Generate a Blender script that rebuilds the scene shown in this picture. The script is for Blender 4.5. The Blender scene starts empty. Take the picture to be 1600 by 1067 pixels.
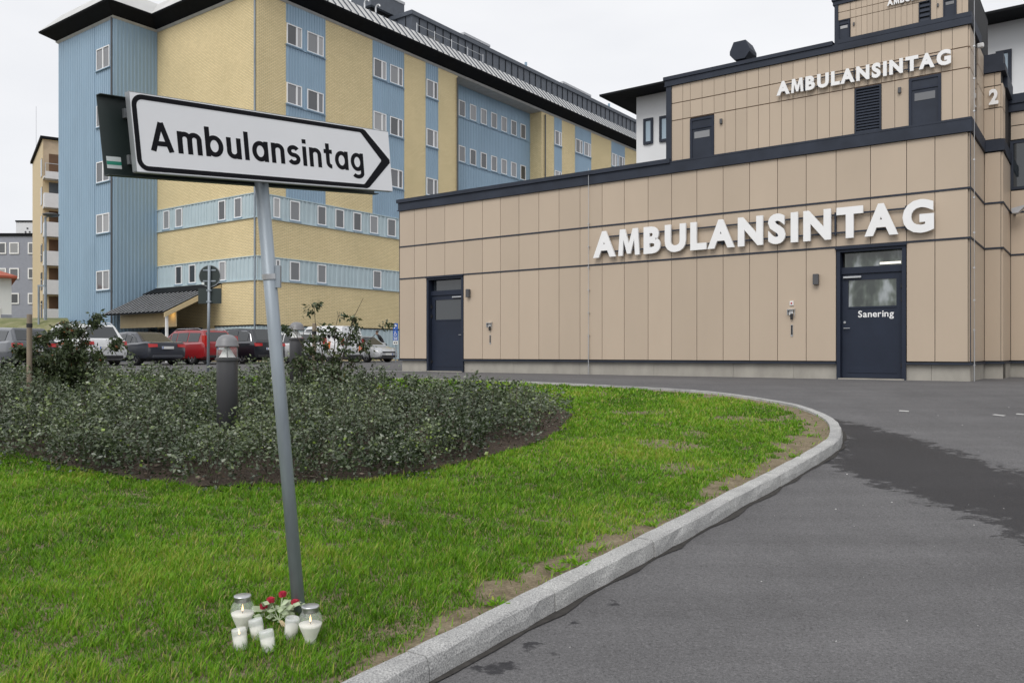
import bpy, bmesh, math, random
import numpy as np
from mathutils import Vector, Matrix, noise as mnoise

# ------------------------------------------------------------------ scene, camera, light
sc = bpy.context.scene
COL = sc.collection
random.seed(7)
RNG = np.random.default_rng(11)
F, CX, HY = 1279.0, 800.0, 551.0          # focal length (px of the 1600 wide photo), centre, horizon row
EYE = 0.53                                 # camera height above the building forecourt

cam_d = bpy.data.cameras.new('camera')
cam = bpy.data.objects.new('camera', cam_d); COL.objects.link(cam)
cam.location = (0, 0, EYE); cam.rotation_euler = (math.radians(90), 0, 0)
cam_d.sensor_width = 36; cam_d.lens = F / 1600 * 36
cam_d.shift_y = (HY - 533.5) / 1600
cam_d.clip_start = 0.05; cam_d.clip_end = 5000
sc.camera = cam

SUN_EL, SUN_AZ = math.radians(48), math.radians(205)   # azimuth measured from +Y clockwise
w = bpy.data.worlds.new('World'); sc.world = w; w.use_nodes = True
nt = w.node_tree; nt.nodes.clear()
out = nt.nodes.new('ShaderNodeOutputWorld'); bg = nt.nodes.new('ShaderNodeBackground')
sky = nt.nodes.new('ShaderNodeTexSky'); sky.sky_type = 'NISHITA'; sky.sun_disc = False
sky.sun_elevation = SUN_EL; sky.sun_rotation = SUN_AZ
skm = nt.nodes.new('ShaderNodeVectorMath'); skm.operation = 'SCALE'; skm.inputs['Scale'].default_value = 0.10
nt.links.new(sky.outputs[0], skm.inputs[0])
tc = nt.nodes.new('ShaderNodeTexCoord')
mp = nt.nodes.new('ShaderNodeMapping'); mp.inputs['Scale'].default_value = (1.0, 1.0, 3.0)
nz = nt.nodes.new('ShaderNodeTexNoise'); nz.inputs['Scale'].default_value = 2.2; nz.inputs['Detail'].default_value = 5
rp = nt.nodes.new('ShaderNodeValToRGB')
rp.color_ramp.elements[0].position = .3; rp.color_ramp.elements[0].color = (.77, .78, .81, 1)
rp.color_ramp.elements[1].position = .7; rp.color_ramp.elements[1].color = (.90, .903, .915, 1)
mx = nt.nodes.new('ShaderNodeMixRGB'); mx.inputs[0].default_value = .94      # a closed cloud layer over the clear sky
nt.links.new(tc.outputs['Generated'], mp.inputs[0]); nt.links.new(mp.outputs[0], nz.inputs[0])
nt.links.new(nz.outputs[0], rp.inputs[0]); nt.links.new(skm.outputs[0], mx.inputs[1]); nt.links.new(rp.outputs[0], mx.inputs[2])
nt.links.new(mx.outputs[0], bg.inputs[0]); bg.inputs[1].default_value = 1.0
nt.links.new(bg.outputs[0], out.inputs[0])

sun_d = bpy.data.lights.new('sun', 'SUN'); sun_d.energy = 1.5; sun_d.angle = math.radians(35); sun_d.color = (1, .97, .93)
sun = bpy.data.objects.new('sun', sun_d); COL.objects.link(sun)
sun.rotation_euler = (math.radians(90) - SUN_EL, 0, -SUN_AZ + math.pi)
sun.location = (0, -20, 40)
sv = sc.view_settings
sv.view_transform = 'Standard'; sv.look = 'None'; sv.gamma = 1; sv.exposure = 0.17; sv.use_curve_mapping = False
sc.render.engine = 'CYCLES'
sc.cycles.use_denoising = True
sc.cycles.max_bounces = 6

# ------------------------------------------------------------------ geometry of the ground
def gz(y):
    y = max(y, -12.0)
    p = -.984 + .074 * y
    k = .03
    return -k * math.log1p(math.exp(min(-p / k, 60))) if -p / k < 60 else p
def ground_at(px, py, dz=0.0):
    a = (HY - py) / F
    lo, hi = .5, 400.0
    for _ in range(60):
        m = .5 * (lo + hi)
        if EYE + a * m > gz(m) + dz: lo = m
        else: hi = m
    return ((px - CX) / F * lo, lo)
def at(px, py, y):
    return Vector(((px - CX) / F * y, y, EYE + (HY - py) / F * y))

# ------------------------------------------------------------------ materials
M = {}
def new_mat(name):
    m = bpy.data.materials.new(name); m.use_nodes = True
    t = m.node_tree; b = t.nodes['Principled BSDF']
    M[name] = m
    return m, t, b
def setp(b, col=None, rough=None, metal=None, spec=None):
    if col is not None: b.inputs['Base Color'].default_value = (*col, 1)
    if rough is not None: b.inputs['Roughness'].default_value = rough
    if metal is not None: b.inputs['Metallic'].default_value = metal
    if spec is not None: b.inputs['Specular IOR Level'].default_value = spec
def N(t, typ, **kw):
    n = t.nodes.new(typ)
    for k, v in kw.items(): setattr(n, k, v)
    return n
def ramp(t, fac, stops):
    r = N(t, 'ShaderNodeValToRGB'); e = r.color_ramp.elements
    while len(e) < len(stops): e.new(.5)
    for el, (p, c) in zip(e, stops):
        el.position = p; el.color = (*c, 1) if len(c) == 3 else c
    t.links.new(fac, r.inputs[0]); return r.outputs[0]
def noise(t, scale, detail=4, rough=.55, vec=None, stretch=None):
    n = N(t, 'ShaderNodeTexNoise'); n.inputs['Scale'].default_value = scale
    n.inputs['Detail'].default_value = detail; n.inputs['Roughness'].default_value = rough
    if vec is None:
        g = N(t, 'ShaderNodeNewGeometry'); vec = g.outputs['Position']
    if stretch:
        mpn = N(t, 'ShaderNodeMapping'); mpn.inputs['Scale'].default_value = stretch
        t.links.new(vec, mpn.inputs[0]); vec = mpn.outputs[0]
    t.links.new(vec, n.inputs['Vector']); return n.outputs[0]
def bump(t, b, h, strength=.3, dist=.01):
    n = N(t, 'ShaderNodeBump'); n.inputs['Strength'].default_value = strength; n.inputs['Distance'].default_value = dist
    t.links.new(h, n.inputs['Height']); t.links.new(n.outputs[0], b.inputs['Normal'])
def mixc(t, fac, a, b_, mode='MIX'):
    n = N(t, 'ShaderNodeMixRGB', blend_type=mode)
    for i, v in ((0, fac), (1, a), (2, b_)):
        if isinstance(v, (int, float)): n.inputs[i].default_value = v
        elif isinstance(v, tuple): n.inputs[i].default_value = (*v, 1)
        else: t.links.new(v, n.inputs[i])
    return n.outputs[0]
def plain(name, col, rough=.5, metal=0, spec=.5, var=.12, scale=3.0, stretch=None, obj_var=0.0):
    """painted / coated surface with faint weathering"""
    m, t, b = new_mat(name); setp(b, col, rough, metal, spec)
    n = noise(t, scale, 5, .6, stretch=stretch)
    lo = tuple(c * (1 - var) for c in col); hi = tuple(min(1, c * (1 + var)) for c in col)
    c = ramp(t, n, [(.3, lo), (.7, hi)])
    if obj_var:
        oi = N(t, 'ShaderNodeObjectInfo')
        v = ramp(t, oi.outputs['Random'], [(0, (1 - obj_var,) * 3), (1, (1 + obj_var * .0,) * 3)])
        c = mixc(t, 1.0, c, v, 'MULTIPLY')
    t.links.new(c, b.inputs['Base Color'])
    return m

plain('panel', (.520, .422, .322), .42, var=.03, scale=1.0, stretch=(1, 1, .5), obj_var=.08)
plain('anthracite', (.031, .038, .055), .6, spec=.25, var=.2, scale=2)
plain('door_navy', (.019, .026, .045), .5, spec=.3, var=.12, scale=2)
plain('backing', (.02, .02, .022), .8)
plain('joint_brown', (.16, .10, .065), .7)
plain('concrete', (.36, .34, .30), .85, var=.16, scale=2.2, stretch=(1, 1, .5))
plain('letter_white', (.88, .88, .88), .45, var=.02)
plain('letter_side', (.50, .50, .51), .5, var=.05)
plain('steel', (.55, .56, .57), .35, metal=.9, var=.1)
plain('galv', (.27, .31, .345), .45, metal=.25, var=.25, scale=9, stretch=(1, 1, .15))
plain('lamp_grey', (.085, .085, .09), .5, var=.1)
plain('blue_clad', (.285, .405, .515), .5, var=.06, scale=.7, stretch=(1, 1, .3))
plain('pale_clad', (.46, .56, .595), .55, var=.07, scale=.8)
plain('win_white', (.86, .86, .86), .4, var=.03)
plain('soffit', (.42, .42, .41), .7)
plain('roof_black', (.010, .011, .013), .75, var=.2, spec=.12)
plain('roof_grey', (.54, .54, .53), .55, metal=0, var=.12, scale=.6)
plain('penthouse', (.075, .088, .11), .5, var=.12)
plain('penthouse_cap', (.50, .51, .53), .5)
plain('beige_board', (.60, .48, .28), .6, var=.05)
plain('white_render', (.76, .77, .78), .75, var=.03, scale=1.2)
plain('apartment_yellow', (.62, .50, .32), .8, var=.06)
plain('apartment_stain', (.45, .36, .26), .85, var=.3, scale=.5)
plain('balcony_white', (.70, .71, .73), .6, var=.04)
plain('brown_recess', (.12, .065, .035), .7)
plain('grey_render', (.29, .305, .36), .8, var=.07)
plain('red_roof', (.38, .09, .05), .7, var=.15)
plain('sign_white', (.86, .87, .885), .35, var=.02, scale=4)
plain('sign_black', (.007, .007, .010), .65, spec=.15)
plain('sign_back', (.022, .034, .032), .45, var=.15)
plain('sign_edge', (.30, .32, .33), .4, metal=.5)
plain('sticker_white', (.70, .75, .74), .5); plain('sticker_green', (.03, .28, .19), .5)
plain('sign_blue', (.02, .10, .42), .4)
plain('bollard', (.055, .055, .060), .45, var=.08)
plain('bollard_dome', (.20, .20, .21), .4, var=.08)
plain('white_plastic', (.80, .80, .79), .4)
plain('wood_stake', (.21, .17, .125), .85, var=.25, scale=14, stretch=(1, 1, .1))
plain('bark', (.075, .058, .045), .9, var=.3, scale=20)
plain('tyre', (.018, .018, .019), .85); plain('rim', (.45, .45, .47), .3, metal=.8)
plain('black_plastic', (.018, .018, .02), .55)
plain('plate_white', (.72, .72, .70), .4)
plain('skin', (.50, .31, .23), .55); plain('jacket', (.012, .012, .014), .8); plain('trousers', (.10, .09, .06), .85); plain('hair', (.05, .03, .02), .7)
plain('orange_print', (.80, .20, .04), .5)
plain('red_dot', (.5, .02, .02), .4)
plain('wax', (.86, .84, .76), .5, var=.03); plain('wick', (.02, .02, .02), .9)
plain('petal', (.50, .03, .07), .6, var=.2); plain('bouquet_leaf', (.36, .43, .27), .5, var=.25, scale=30); plain('string', (.55, .45, .28), .8)
plain('dark_strip', (.040, .037, .034), .95, var=.4, scale=30)
plain('road_paint', (.55, .55, .54), .75, var=.15, scale=5)
for nm, c in dict(paint_grey=(.075, .082, .095), paint_white=(.72, .73, .74), paint_navy=(.030, .034, .046), paint_red=(.28, .014, .018),
                  paint_black=(.010, .012, .018), paint_silver=(.46, .47, .48)).items():
    m = plain(nm, c, .3, var=.03); b = m.node_tree.nodes['Principled BSDF']
    b.inputs['Coat Weight'].default_value = .8; b.inputs['Coat Roughness'].default_value = .06
m, t, b = new_mat('car_glass'); setp(b, (.03, .035, .038), .04, 0, .8)
m, t, b = new_mat('tail_red'); setp(b, (.45, .012, .012), .15, 0, .6)
m, t, b = new_mat('head_lamp'); setp(b, (.55, .57, .6), .1, .3, .6)
m, t, b = new_mat('chrome'); setp(b, (.7, .7, .72), .15, 1)
# glazing of buildings: dark room behind a reflecting pane, curtains and sky reflection painted into the colour differ from pane to pane
m, t, b = new_mat('pane'); setp(b, (.1, .1, .1), .06, 0, .9)
oi = N(t, 'ShaderNodeObjectInfo')
c = ramp(t, oi.outputs['Random'], [(0, (.04, .043, .047)), (.35, (.12, .125, .135)), (.7, (.25, .255, .265)), (1, (.40, .40, .40))])
t.links.new(c, b.inputs['Base Color'])
m, t, b = new_mat('dark_pane'); setp(b, (.022, .028, .034), .04, 0, 1.0)
m, t, b = new_mat('lit_pane'); setp(b, (.16, .19, .17), .05, 0, .9)
tx = noise(t, 5.0, 2, .5, stretch=(1, 1, .5))
t.links.new(ramp(t, tx, [(.38, (.03, .04, .034)), (.52, (.09, .11, .09)), (.68, (.34, .37, .38))]), b.inputs['Base Color'])
m, t, b = new_mat('blue_pane'); setp(b, (.34, .44, .52), .08, 0, .8)
m, t, b = new_mat('clear_glass'); setp(b, (.85, .9, .88), .05, 0, .8); b.inputs['Alpha'].default_value = .16
m, t, b = new_mat('frosted_cup'); setp(b, (.86, .88, .86), .25, 0, .6); b.inputs['Alpha'].default_value = .42
m, t, b = new_mat('flame'); b.inputs['Emission Color'].default_value = (1, .55, .16, 1); b.inputs['Emission Strength'].default_value = 2.6
m, t, b = new_mat('warm_lamp'); b.inputs['Emission Color'].default_value = (1, .62, .2, 1); b.inputs['Emission Strength'].default_value = 3.0
m, t, b = new_mat('tube_light'); b.inputs['Emission Color'].default_value = (1, .93, .75, 1); b.inputs['Emission Strength'].default_value = 1.0
# yellow brick, laid in running bond in the wall's own axes
m, t, b = new_mat('yellow_brick'); setp(b, None, .85)
tcn = N(t, 'ShaderNodeTexCoord'); sp = N(t, 'ShaderNodeSeparateXYZ'); t.links.new(tcn.outputs['Object'], sp.inputs[0])
ad = N(t, 'ShaderNodeMath', operation='ADD'); t.links.new(sp.outputs[0], ad.inputs[0]); t.links.new(sp.outputs[1], ad.inputs[1])
cb = N(t, 'ShaderNodeCombineXYZ'); t.links.new(ad.outputs[0], cb.inputs[0]); t.links.new(sp.outputs[2], cb.inputs[1])
bt = N(t, 'ShaderNodeTexBrick'); t.links.new(cb.outputs[0], bt.inputs['Vector'])
bt.inputs['Scale'].default_value = 1.0; bt.inputs['Brick Width'].default_value = .27; bt.inputs['Row Height'].default_value = .088
bt.inputs['Mortar Size'].default_value = .011; bt.inputs['Mortar Smooth'].default_value = .1; bt.inputs['Bias'].default_value = -.1
bt.inputs['Color1'].default_value = (.82, .68, .39, 1); bt.inputs['Color2'].default_value = (.74, .605, .335, 1); bt.inputs['Mortar'].default_value = (.46, .38, .23, 1)
pn = noise(t, .35, 5, .6)
col = mixc(t, 1.0, bt.outputs['Color'], ramp(t, pn, [(.3, (.92, .92, .91)), (.7, (1.05, 1.04, 1.04))]), 'MULTIPLY')
t.links.new(col, b.inputs['Base Color']); bump(t, b, bt.outputs['Fac'], -.2, .01)
# asphalt: aggregate, patches, a wet stain with its own outline (stored on the sheet)
m, t, b = new_mat('asphalt')
ag = noise(t, 75, 3, .75); ag2 = noise(t, 210, 2, .7); pa = noise(t, .35, 6, .6); pb = noise(t, 2.2, 6, .7, stretch=(1, .5, 1))
base = ramp(t, pa, [(.3, (.110, .108, .111)), (.7, (.142, .140, .143))])
base = mixc(t, 1.0, base, ramp(t, ag, [(.28, (.50, .50, .50)), (.45, (.92, .92, .92)), (.60, (1.1, 1.1, 1.1)), (.74, (1.6, 1.6, 1.58))]), 'MULTIPLY')
base = mixc(t, 1.0, base, ramp(t, ag2, [(.3, (.65, .65, .65)), (.7, (1.35, 1.35, 1.35))]), 'MULTIPLY')
base = mixc(t, 1.0, base, ramp(t, pb, [(.35, (.92, .92, .92)), (.65, (1.06, 1.06, 1.06))]), 'MULTIPLY')
tk = noise(t, 1.1, 5, .6, stretch=(.22, 2.6, 1)); base = mixc(t, 1.0, base, ramp(t, tk, [(.35, (.90, .90, .90)), (.6, (1.03, 1.03, 1.03)), (.72, (1.14, 1.14, 1.14))]), 'MULTIPLY')
at_ = N(t, 'ShaderNodeAttribute', attribute_name='wet')
wn = noise(t, 5.0, 8, .75, stretch=(1, 1.4, 1))
sm = N(t, 'ShaderNodeMath', operation='MULTIPLY_ADD'); t.links.new(wn, sm.inputs[0]); sm.inputs[1].default_value = .8; t.links.new(at_.outputs['Fac'], sm.inputs[2])
wr = N(t, 'ShaderNodeMapRange'); wr.inputs['From Min'].default_value = .885; wr.inputs['From Max'].default_value = .93
t.links.new(sm.outputs[0], wr.inputs['Value'])
base2 = mixc(t, wr.outputs[0], base, mixc(t, 1.0, base, (.26, .26, .28), 'MULTIPLY'))
t.links.new(base2, b.inputs['Base Color'])
rr = N(t, 'ShaderNodeMapRange'); rr.inputs['To Min'].default_value = .9; rr.inputs['To Max'].default_value = .62
t.links.new(wr.outputs[0], rr.inputs['Value']); t.links.new(rr.outputs[0], b.inputs['Roughness'])
b.inputs['Specular IOR Level'].default_value = .3
bump(t, b, ag, .7, .006)
# granite
m, t, b = new_mat('granite'); setp(b, None, .75)
g1 = noise(t, 140, 3, .7); g2 = noise(t, 5, 5, .6); oi = N(t, 'ShaderNodeObjectInfo')
c = ramp(t, g1, [(.30, (.17, .17, .175)), (.5, (.42, .42, .42)), (.66, (.64, .64, .63))])
c = mixc(t, 1.0, c, ramp(t, g2, [(.3, (.78, .78, .77)), (.7, (1.05, 1.05, 1.03))]), 'MULTIPLY')
c = mixc(t, 1.0, c, ramp(t, oi.outputs['Random'], [(0, (.88, .88, .89)), (1, (1.04, 1.04, 1.03))]), 'MULTIPLY')
t.links.new(c, b.inputs['Base Color']); bump(t, b, g1, .6, .006)
# soil under the lawn
m, t, b = new_mat('soil'); setp(b, None, .95)
s1 = noise(t, 9, 7, .7); s2 = noise(t, 70, 4, .7)
c = mixc(t, 1.0, ramp(t, s1, [(.3, (.13, .10, .06)), (.5, (.22, .175, .11)), (.7, (.30, .25, .17))]), ramp(t, s2, [(.3, (.6, .6, .6)), (.7, (1.3, 1.3, 1.3))]), 'MULTIPLY')
t.links.new(c, b.inputs['Base Color']); bump(t, b, s2, .8, .02)
m, t, b = new_mat('mulch'); setp(b, None, .95)
s2 = noise(t, 45, 5, .75)
t.links.new(ramp(t, s2, [(.3, (.025, .018, .013)), (.55, (.085, .06, .042)), (.75, (.20, .16, .12))]), b.inputs['Base Color']); bump(t, b, s2, 1, .03)
m, t, b = new_mat('bank_grass'); setp(b, None, .95)
s1 = noise(t, 1.2, 6, .7)
t.links.new(ramp(t, s1, [(.3, (.09, .12, .035)), (.55, (.20, .20, .09)), (.75, (.34, .30, .24))]), b.inputs['Base Color'])
def leafmat(name, stops, rough, trans=.25, spec=.5):
    m, t, b = new_mat(name); setp(b, None, rough, 0, spec)
    a = N(t, 'ShaderNodeAttribute', attribute_name='tint')
    c = ramp(t, a.outputs['Fac'], stops); t.links.new(c, b.inputs['Base Color'])
    tr = N(t, 'ShaderNodeBsdfTranslucent'); t.links.new(c, tr.inputs[0])
    ms = N(t, 'ShaderNodeMixShader'); ms.inputs[0].default_value = trans
    o = t.nodes['Material Output']
    t.links.new(b.outputs[0], ms.inputs[1]); t.links.new(tr.outputs[0], ms.inputs[2]); t.links.new(ms.outputs[0], o.inputs[0])
leafmat('grass_blade', [(0, (.048, .115, .006)), (.3, (.088, .205, .010)), (.55, (.142, .335, .014)), (.8, (.24, .44, .026)), (.92, (.37, .41, .07)), (1, (.50, .42, .20))], .5, .35, .3)
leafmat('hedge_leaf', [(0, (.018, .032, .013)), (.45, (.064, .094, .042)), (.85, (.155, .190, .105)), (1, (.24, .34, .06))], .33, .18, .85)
leafmat('tree_leaf', [(0, (.030, .046, .020)), (.6, (.062, .090, .034)), (.9, (.12, .145, .055)), (1, (.26, .10, .04))], .4, .2, .5)

# ------------------------------------------------------------------ mesh helpers
class MB:
    def __init__(s): s.v = []; s.f = []; s.boxes = []
    def add(s, vs, fs):
        o = len(s.v); s.v += [tuple(v) for v in vs]; s.f += [tuple(i + o for i in f) for f in fs]; return s
    def box(s, x0, x1, y0, y1, z0, z1):
        x0, x1 = sorted((x0, x1)); y0, y1 = sorted((y0, y1)); z0, z1 = sorted((z0, z1)); s.boxes.append((x0, x1, y0, y1, z0, z1))
        return s.add([(x0, y0, z0), (x1, y0, z0), (x1, y1, z0), (x0, y1, z0), (x0, y0, z1), (x1, y0, z1), (x1, y1, z1), (x0, y1, z1)],
                     [(3, 2, 1, 0), (4, 5, 6, 7), (0, 1, 5, 4), (1, 2, 6, 5), (2, 3, 7, 6), (3, 0, 4, 7)])
    def tube(s, p0, p1, r0, r1=None, n=10, cap=True):
        p0 = Vector(p0); p1 = Vector(p1); r1 = r0 if r1 is None else r1
        d = (p1 - p0).normalized(); a = d.orthogonal().normalized(); b_ = d.cross(a)
        vs = []
        for p, r in ((p0, r0), (p1, r1)):
            for i in range(n):
                th = 2 * math.pi * i / n; vs.append(p + a * (r * math.cos(th)) + b_ * (r * math.sin(th)))
        fs = [(i, (i + 1) % n, n + (i + 1) % n, n + i) for i in range(n)]
        if cap: fs += [tuple(range(n - 1, -1, -1)), tuple(range(n, 2 * n))]
        return s.add(vs, fs)
    def path(s, pts, r, n=8):
        for a, b_ in zip(pts[:-1], pts[1:]): s.tube(a, b_, r, n=n)
        return s
    def lathe(s, prof, n=24, c=(0, 0, 0)):
        vs = []; m_ = len(prof)
        for r, z in prof:
            for i in range(n):
                th = 2 * math.pi * i / n; vs.append((c[0] + r * math.cos(th), c[1] + r * math.sin(th), c[2] + z))
        fs = []
        for j in range(m_ - 1):
            for i in range(n):
                fs.append((j * n + i, j * n + (i + 1) % n, (j + 1) * n + (i + 1) % n, (j + 1) * n + i))
        if prof[0][0] > 1e-6: fs.append(tuple(range(n - 1, -1, -1)))
        if prof[-1][0] > 1e-6: fs.append(tuple((m_ - 1) * n + i for i in range(n)))
        return s.add(vs, fs)
    def prism(s, poly, fn, t0, t1):
        """poly: 2-D ccw outline, fn(u, v, t) -> point"""
        n = len(poly)
        vs = [fn(u, v, t0) for u, v in poly] + [fn(u, v, t1) for u, v in poly]
        fs = [tuple(range(n - 1, -1, -1)), tuple(range(n, 2 * n))] + [(i, (i + 1) % n, n + (i + 1) % n, n + i) for i in range(n)]
        return s.add(vs, fs)
    def mesh(s, name, mat, smooth=False):
        me = bpy.data.meshes.new(name); me.from_pydata(s.v, [], s.f)
        bm = bmesh.new(); bm.from_mesh(me); bmesh.ops.recalc_face_normals(bm, faces=bm.faces); bm.to_mesh(me); bm.free()
        if mat: me.materials.append(M[mat])
        if smooth: me.polygons.foreach_set('use_smooth', [True] * len(me.polygons))
        return me
    def build(s, name, mat, parent=None, smooth=False, bevel=0, seg=2):
        if name in ('flashing', 'coping', 'joint_strip', 'band_trim', 'parapet') and parent and len(s.f) == 6 * len(s.boxes):
            return [block(name, mat, parent, *b_) for b_ in s.boxes][-1]
        o = bpy.data.objects.new(name, s.mesh(name, mat, smooth)); COL.objects.link(o); o.parent = parent
        if bevel:
            md = o.modifiers.new('bevel', 'BEVEL'); md.width = bevel; md.segments = seg; md.limit_method = 'ANGLE'
        return o
def empty(name, loc=(0, 0, 0), rz=0.0, parent=None):
    o = bpy.data.objects.new(name, None); COL.objects.link(o); o.location = loc; o.rotation_euler = (0, 0, rz); o.parent = parent
    o.empty_display_size = .2
    return o
def tag(o, label=None, cat=None, group=None, kind=None):
    if label: o['label'] = label
    if cat: o['category'] = cat
    if group: o['group'] = group
    if kind: o['kind'] = kind
    return o
_cube = {}
def block(name, mat, parent, x0, x1, y0, y1, z0, z1):
    """a box piece that shares one unit mesh per material"""
    if mat not in _cube:
        _cube[mat] = MB().box(-.5, .5, -.5, .5, -.5, .5).mesh('unit_' + mat, mat)
    o = bpy.data.objects.new(name, _cube[mat]); COL.objects.link(o); o.parent = parent
    o.location = ((x0 + x1) / 2, (y0 + y1) / 2, (z0 + z1) / 2); o.scale = (abs(x1 - x0), abs(y1 - y0), abs(z1 - z0))
    return o
def from_np(name, V, Fq, mat, attr=None, parent=None):
    me = bpy.data.meshes.new(name); nv = len(V); k = Fq.shape[1]
    me.vertices.add(nv); me.vertices.foreach_set('co', np.asarray(V, np.float32).ravel())
    me.loops.add(Fq.size); me.loops.foreach_set('vertex_index', Fq.ravel().astype(np.int32))
    me.polygons.add(len(Fq)); me.polygons.foreach_set('loop_start', np.arange(0, Fq.size, k, dtype=np.int32))
    if attr:
        for an, av in attr.items():
            a = me.attributes.new(an, 'FLOAT', 'POINT'); a.data.foreach_set('value', np.asarray(av, np.float32))
    me.update(calc_edges=True); me.validate()
    me.materials.append(M[mat])
    o = bpy.data.objects.new(name, me); COL.objects.link(o); o.parent = parent
    return o
_glyph = {}
CAPH = None
def glyph(ch, bold, depth, res=4):
    """verts and faces of one character, cap height 1, origin at its left edge on the baseline"""
    key = (ch, bold, depth, res)
    if key in _glyph: return _glyph[key]
    if ch == 'M' and CAPH:                            # drawn by hand: four heavy strokes
        o_ = [(0, 0), (.07, 1), (.30, 1), (.475, .43), (.65, 1), (.88, 1), (.95, 0), (.755, 0), (.715, .60), (.555, .06), (.395, .06), (.235, .60), (.195, 0)]
        H_ = CAPH + 2 * bold; n_ = len(o_)
        vs = np.array([(x * H_, y * H_ - bold, z) for z in (-depth, depth) for x, y in o_])
        fs = [tuple(range(n_)), tuple(range(2 * n_ - 1, n_ - 1, -1))] + [(k, n_ + k, n_ + (k + 1) % n_, (k + 1) % n_) for k in range(n_)]
        _glyph[key] = (vs, fs); return _glyph[key]
    cu = bpy.data.curves.new('glyph', 'FONT'); cu.body = ch; cu.size = 1; cu.offset = bold; cu.extrude = depth; cu.resolution_u = res
    ob = bpy.data.objects.new('glyph', cu); COL.objects.link(ob)
    bpy.context.view_layer.update()
    me = bpy.data.meshes.new_from_object(ob.evaluated_get(bpy.context.evaluated_depsgraph_get()))
    vs = np.array([v.co[:] for v in me.vertices]); fs = [tuple(p.vertices) for p in me.polygons]
    bpy.data.objects.remove(ob); bpy.data.curves.remove(cu); bpy.data.meshes.remove(me)
    _glyph[key] = (vs, fs); return _glyph[key]
def lettering(text, width, cap, gap, bold=.03):
    """[(char, x, scale_x, scale)] so that the whole word is `width` wide and capitals are `cap` high"""
    global CAPH
    if CAPH is None:
        v, _ = glyph('H', 0.0, 0.0); CAPH = v[:, 1].max() - v[:, 1].min()
    s = cap / (CAPH + 2 * bold)
    items = []; x = 0
    for ch in text:
        v, f = glyph(ch, bold, 0.0)
        w_ = (v[:, 0].max() - v[:, 0].min()) * s
        if items and (ch in 'AT' and items[-1][0] in 'LTA'): x -= gap * .75
        elif items and 'A' in (ch, items[-1][0]) and text.isupper(): x -= gap * .3
        items.append((ch, x, v[:, 0].min())); x += w_ + gap
    k = width / (x - gap)
    return [(ch, x0 * k, s * k, s, mn) for ch, x0, mn in items], bold

# building frame shared by the ambulance entrance and the hospital: local x runs right along the front, local y away from it
RZ = math.atan2(-.59, .8073)
D1 = Vector((-.8073, .59, 0)); D2 = Vector((.59, .8073, 0))

# ------------------------------------------------------------------ ground
def poly_dist(P, poly):
    """signed distance (inside > 0) of points P (n,2) to a closed polygon"""
    P = np.asarray(P, float); poly = np.asarray(poly, float)
    A = poly; B = np.roll(poly, -1, 0)
    d = np.full(len(P), 1e9); ins = np.zeros(len(P), bool)
    for a, b_ in zip(A, B):
        ab = b_ - a; tpar = np.clip(((P - a) @ ab) / max(ab @ ab, 1e-9), 0, 1)
        d = np.minimum(d, np.hypot(*(P - a - tpar[:, None] * ab).T))
        c = ((a[1] > P[:, 1]) != (b_[1] > P[:, 1]))
        with np.errstate(divide='ignore', invalid='ignore'):
            xi = (b_[0] - a[0]) * (P[:, 1] - a[1]) / (b_[1] - a[1]) + a[0]
        ins ^= c & (P[:, 0] < xi)
    return np.where(ins, d, -d)
gzv = np.vectorize(gz)

wet_px = [(1240, 637), (1300, 655), (1365, 668), (1450, 690), (1540, 722), (1640, 750), (1640, 868), (1560, 822), (1480, 792), (1400, 765), (1330, 742), (1290, 730), (1305, 705), (1310, 690), (1300, 665)]
wet_poly = [ground_at(*p) for p in wet_px]
spots_px = [(778, 1047, .09), (845, 1015, .08), (965, 940, .06), (905, 975, .04)]
xs = np.concatenate([[-1500, -600, -250, -120, -60, -35, -20, -12, -8], np.arange(-5, 14.01, .11), [16, 20, 30, 45, 80, 160, 400, 1500]])
ys = np.concatenate([[-300, -60, -20, -12, -6, -2], np.arange(1, 19.01, .11), [21, 24, 30, 40, 60, 90, 150, 300, 700, 2500]])
GX, GY = np.meshgrid(xs, ys); P2 = np.stack([GX.ravel(), GY.ravel()], 1)
wet = np.clip(poly_dist(P2, wet_poly) / .9 * .5 + .5, 0, 1)
for px, py, r in spots_px:
    c = ground_at(px, py); wet = np.maximum(wet, np.clip(.62 - .4 * (np.hypot((P2[:, 0] - c[0]) / 1.7, P2[:, 1] - c[1]) / r - .5), 0, .62))
V = np.column_stack([P2, gzv(P2[:, 1])])
nx, ny = len(xs), len(ys)
idx = np.arange(nx * ny).reshape(ny, nx)
Fq = np.stack([idx[:-1, :-1], idx[:-1, 1:], idx[1:, 1:], idx[1:, :-1]], -1).reshape(-1, 4)
tag(from_np('ground', V, Fq, 'asphalt', {'wet': wet}), 'grey asphalt forecourt and road with a dark wet stain', kind='structure')

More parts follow.
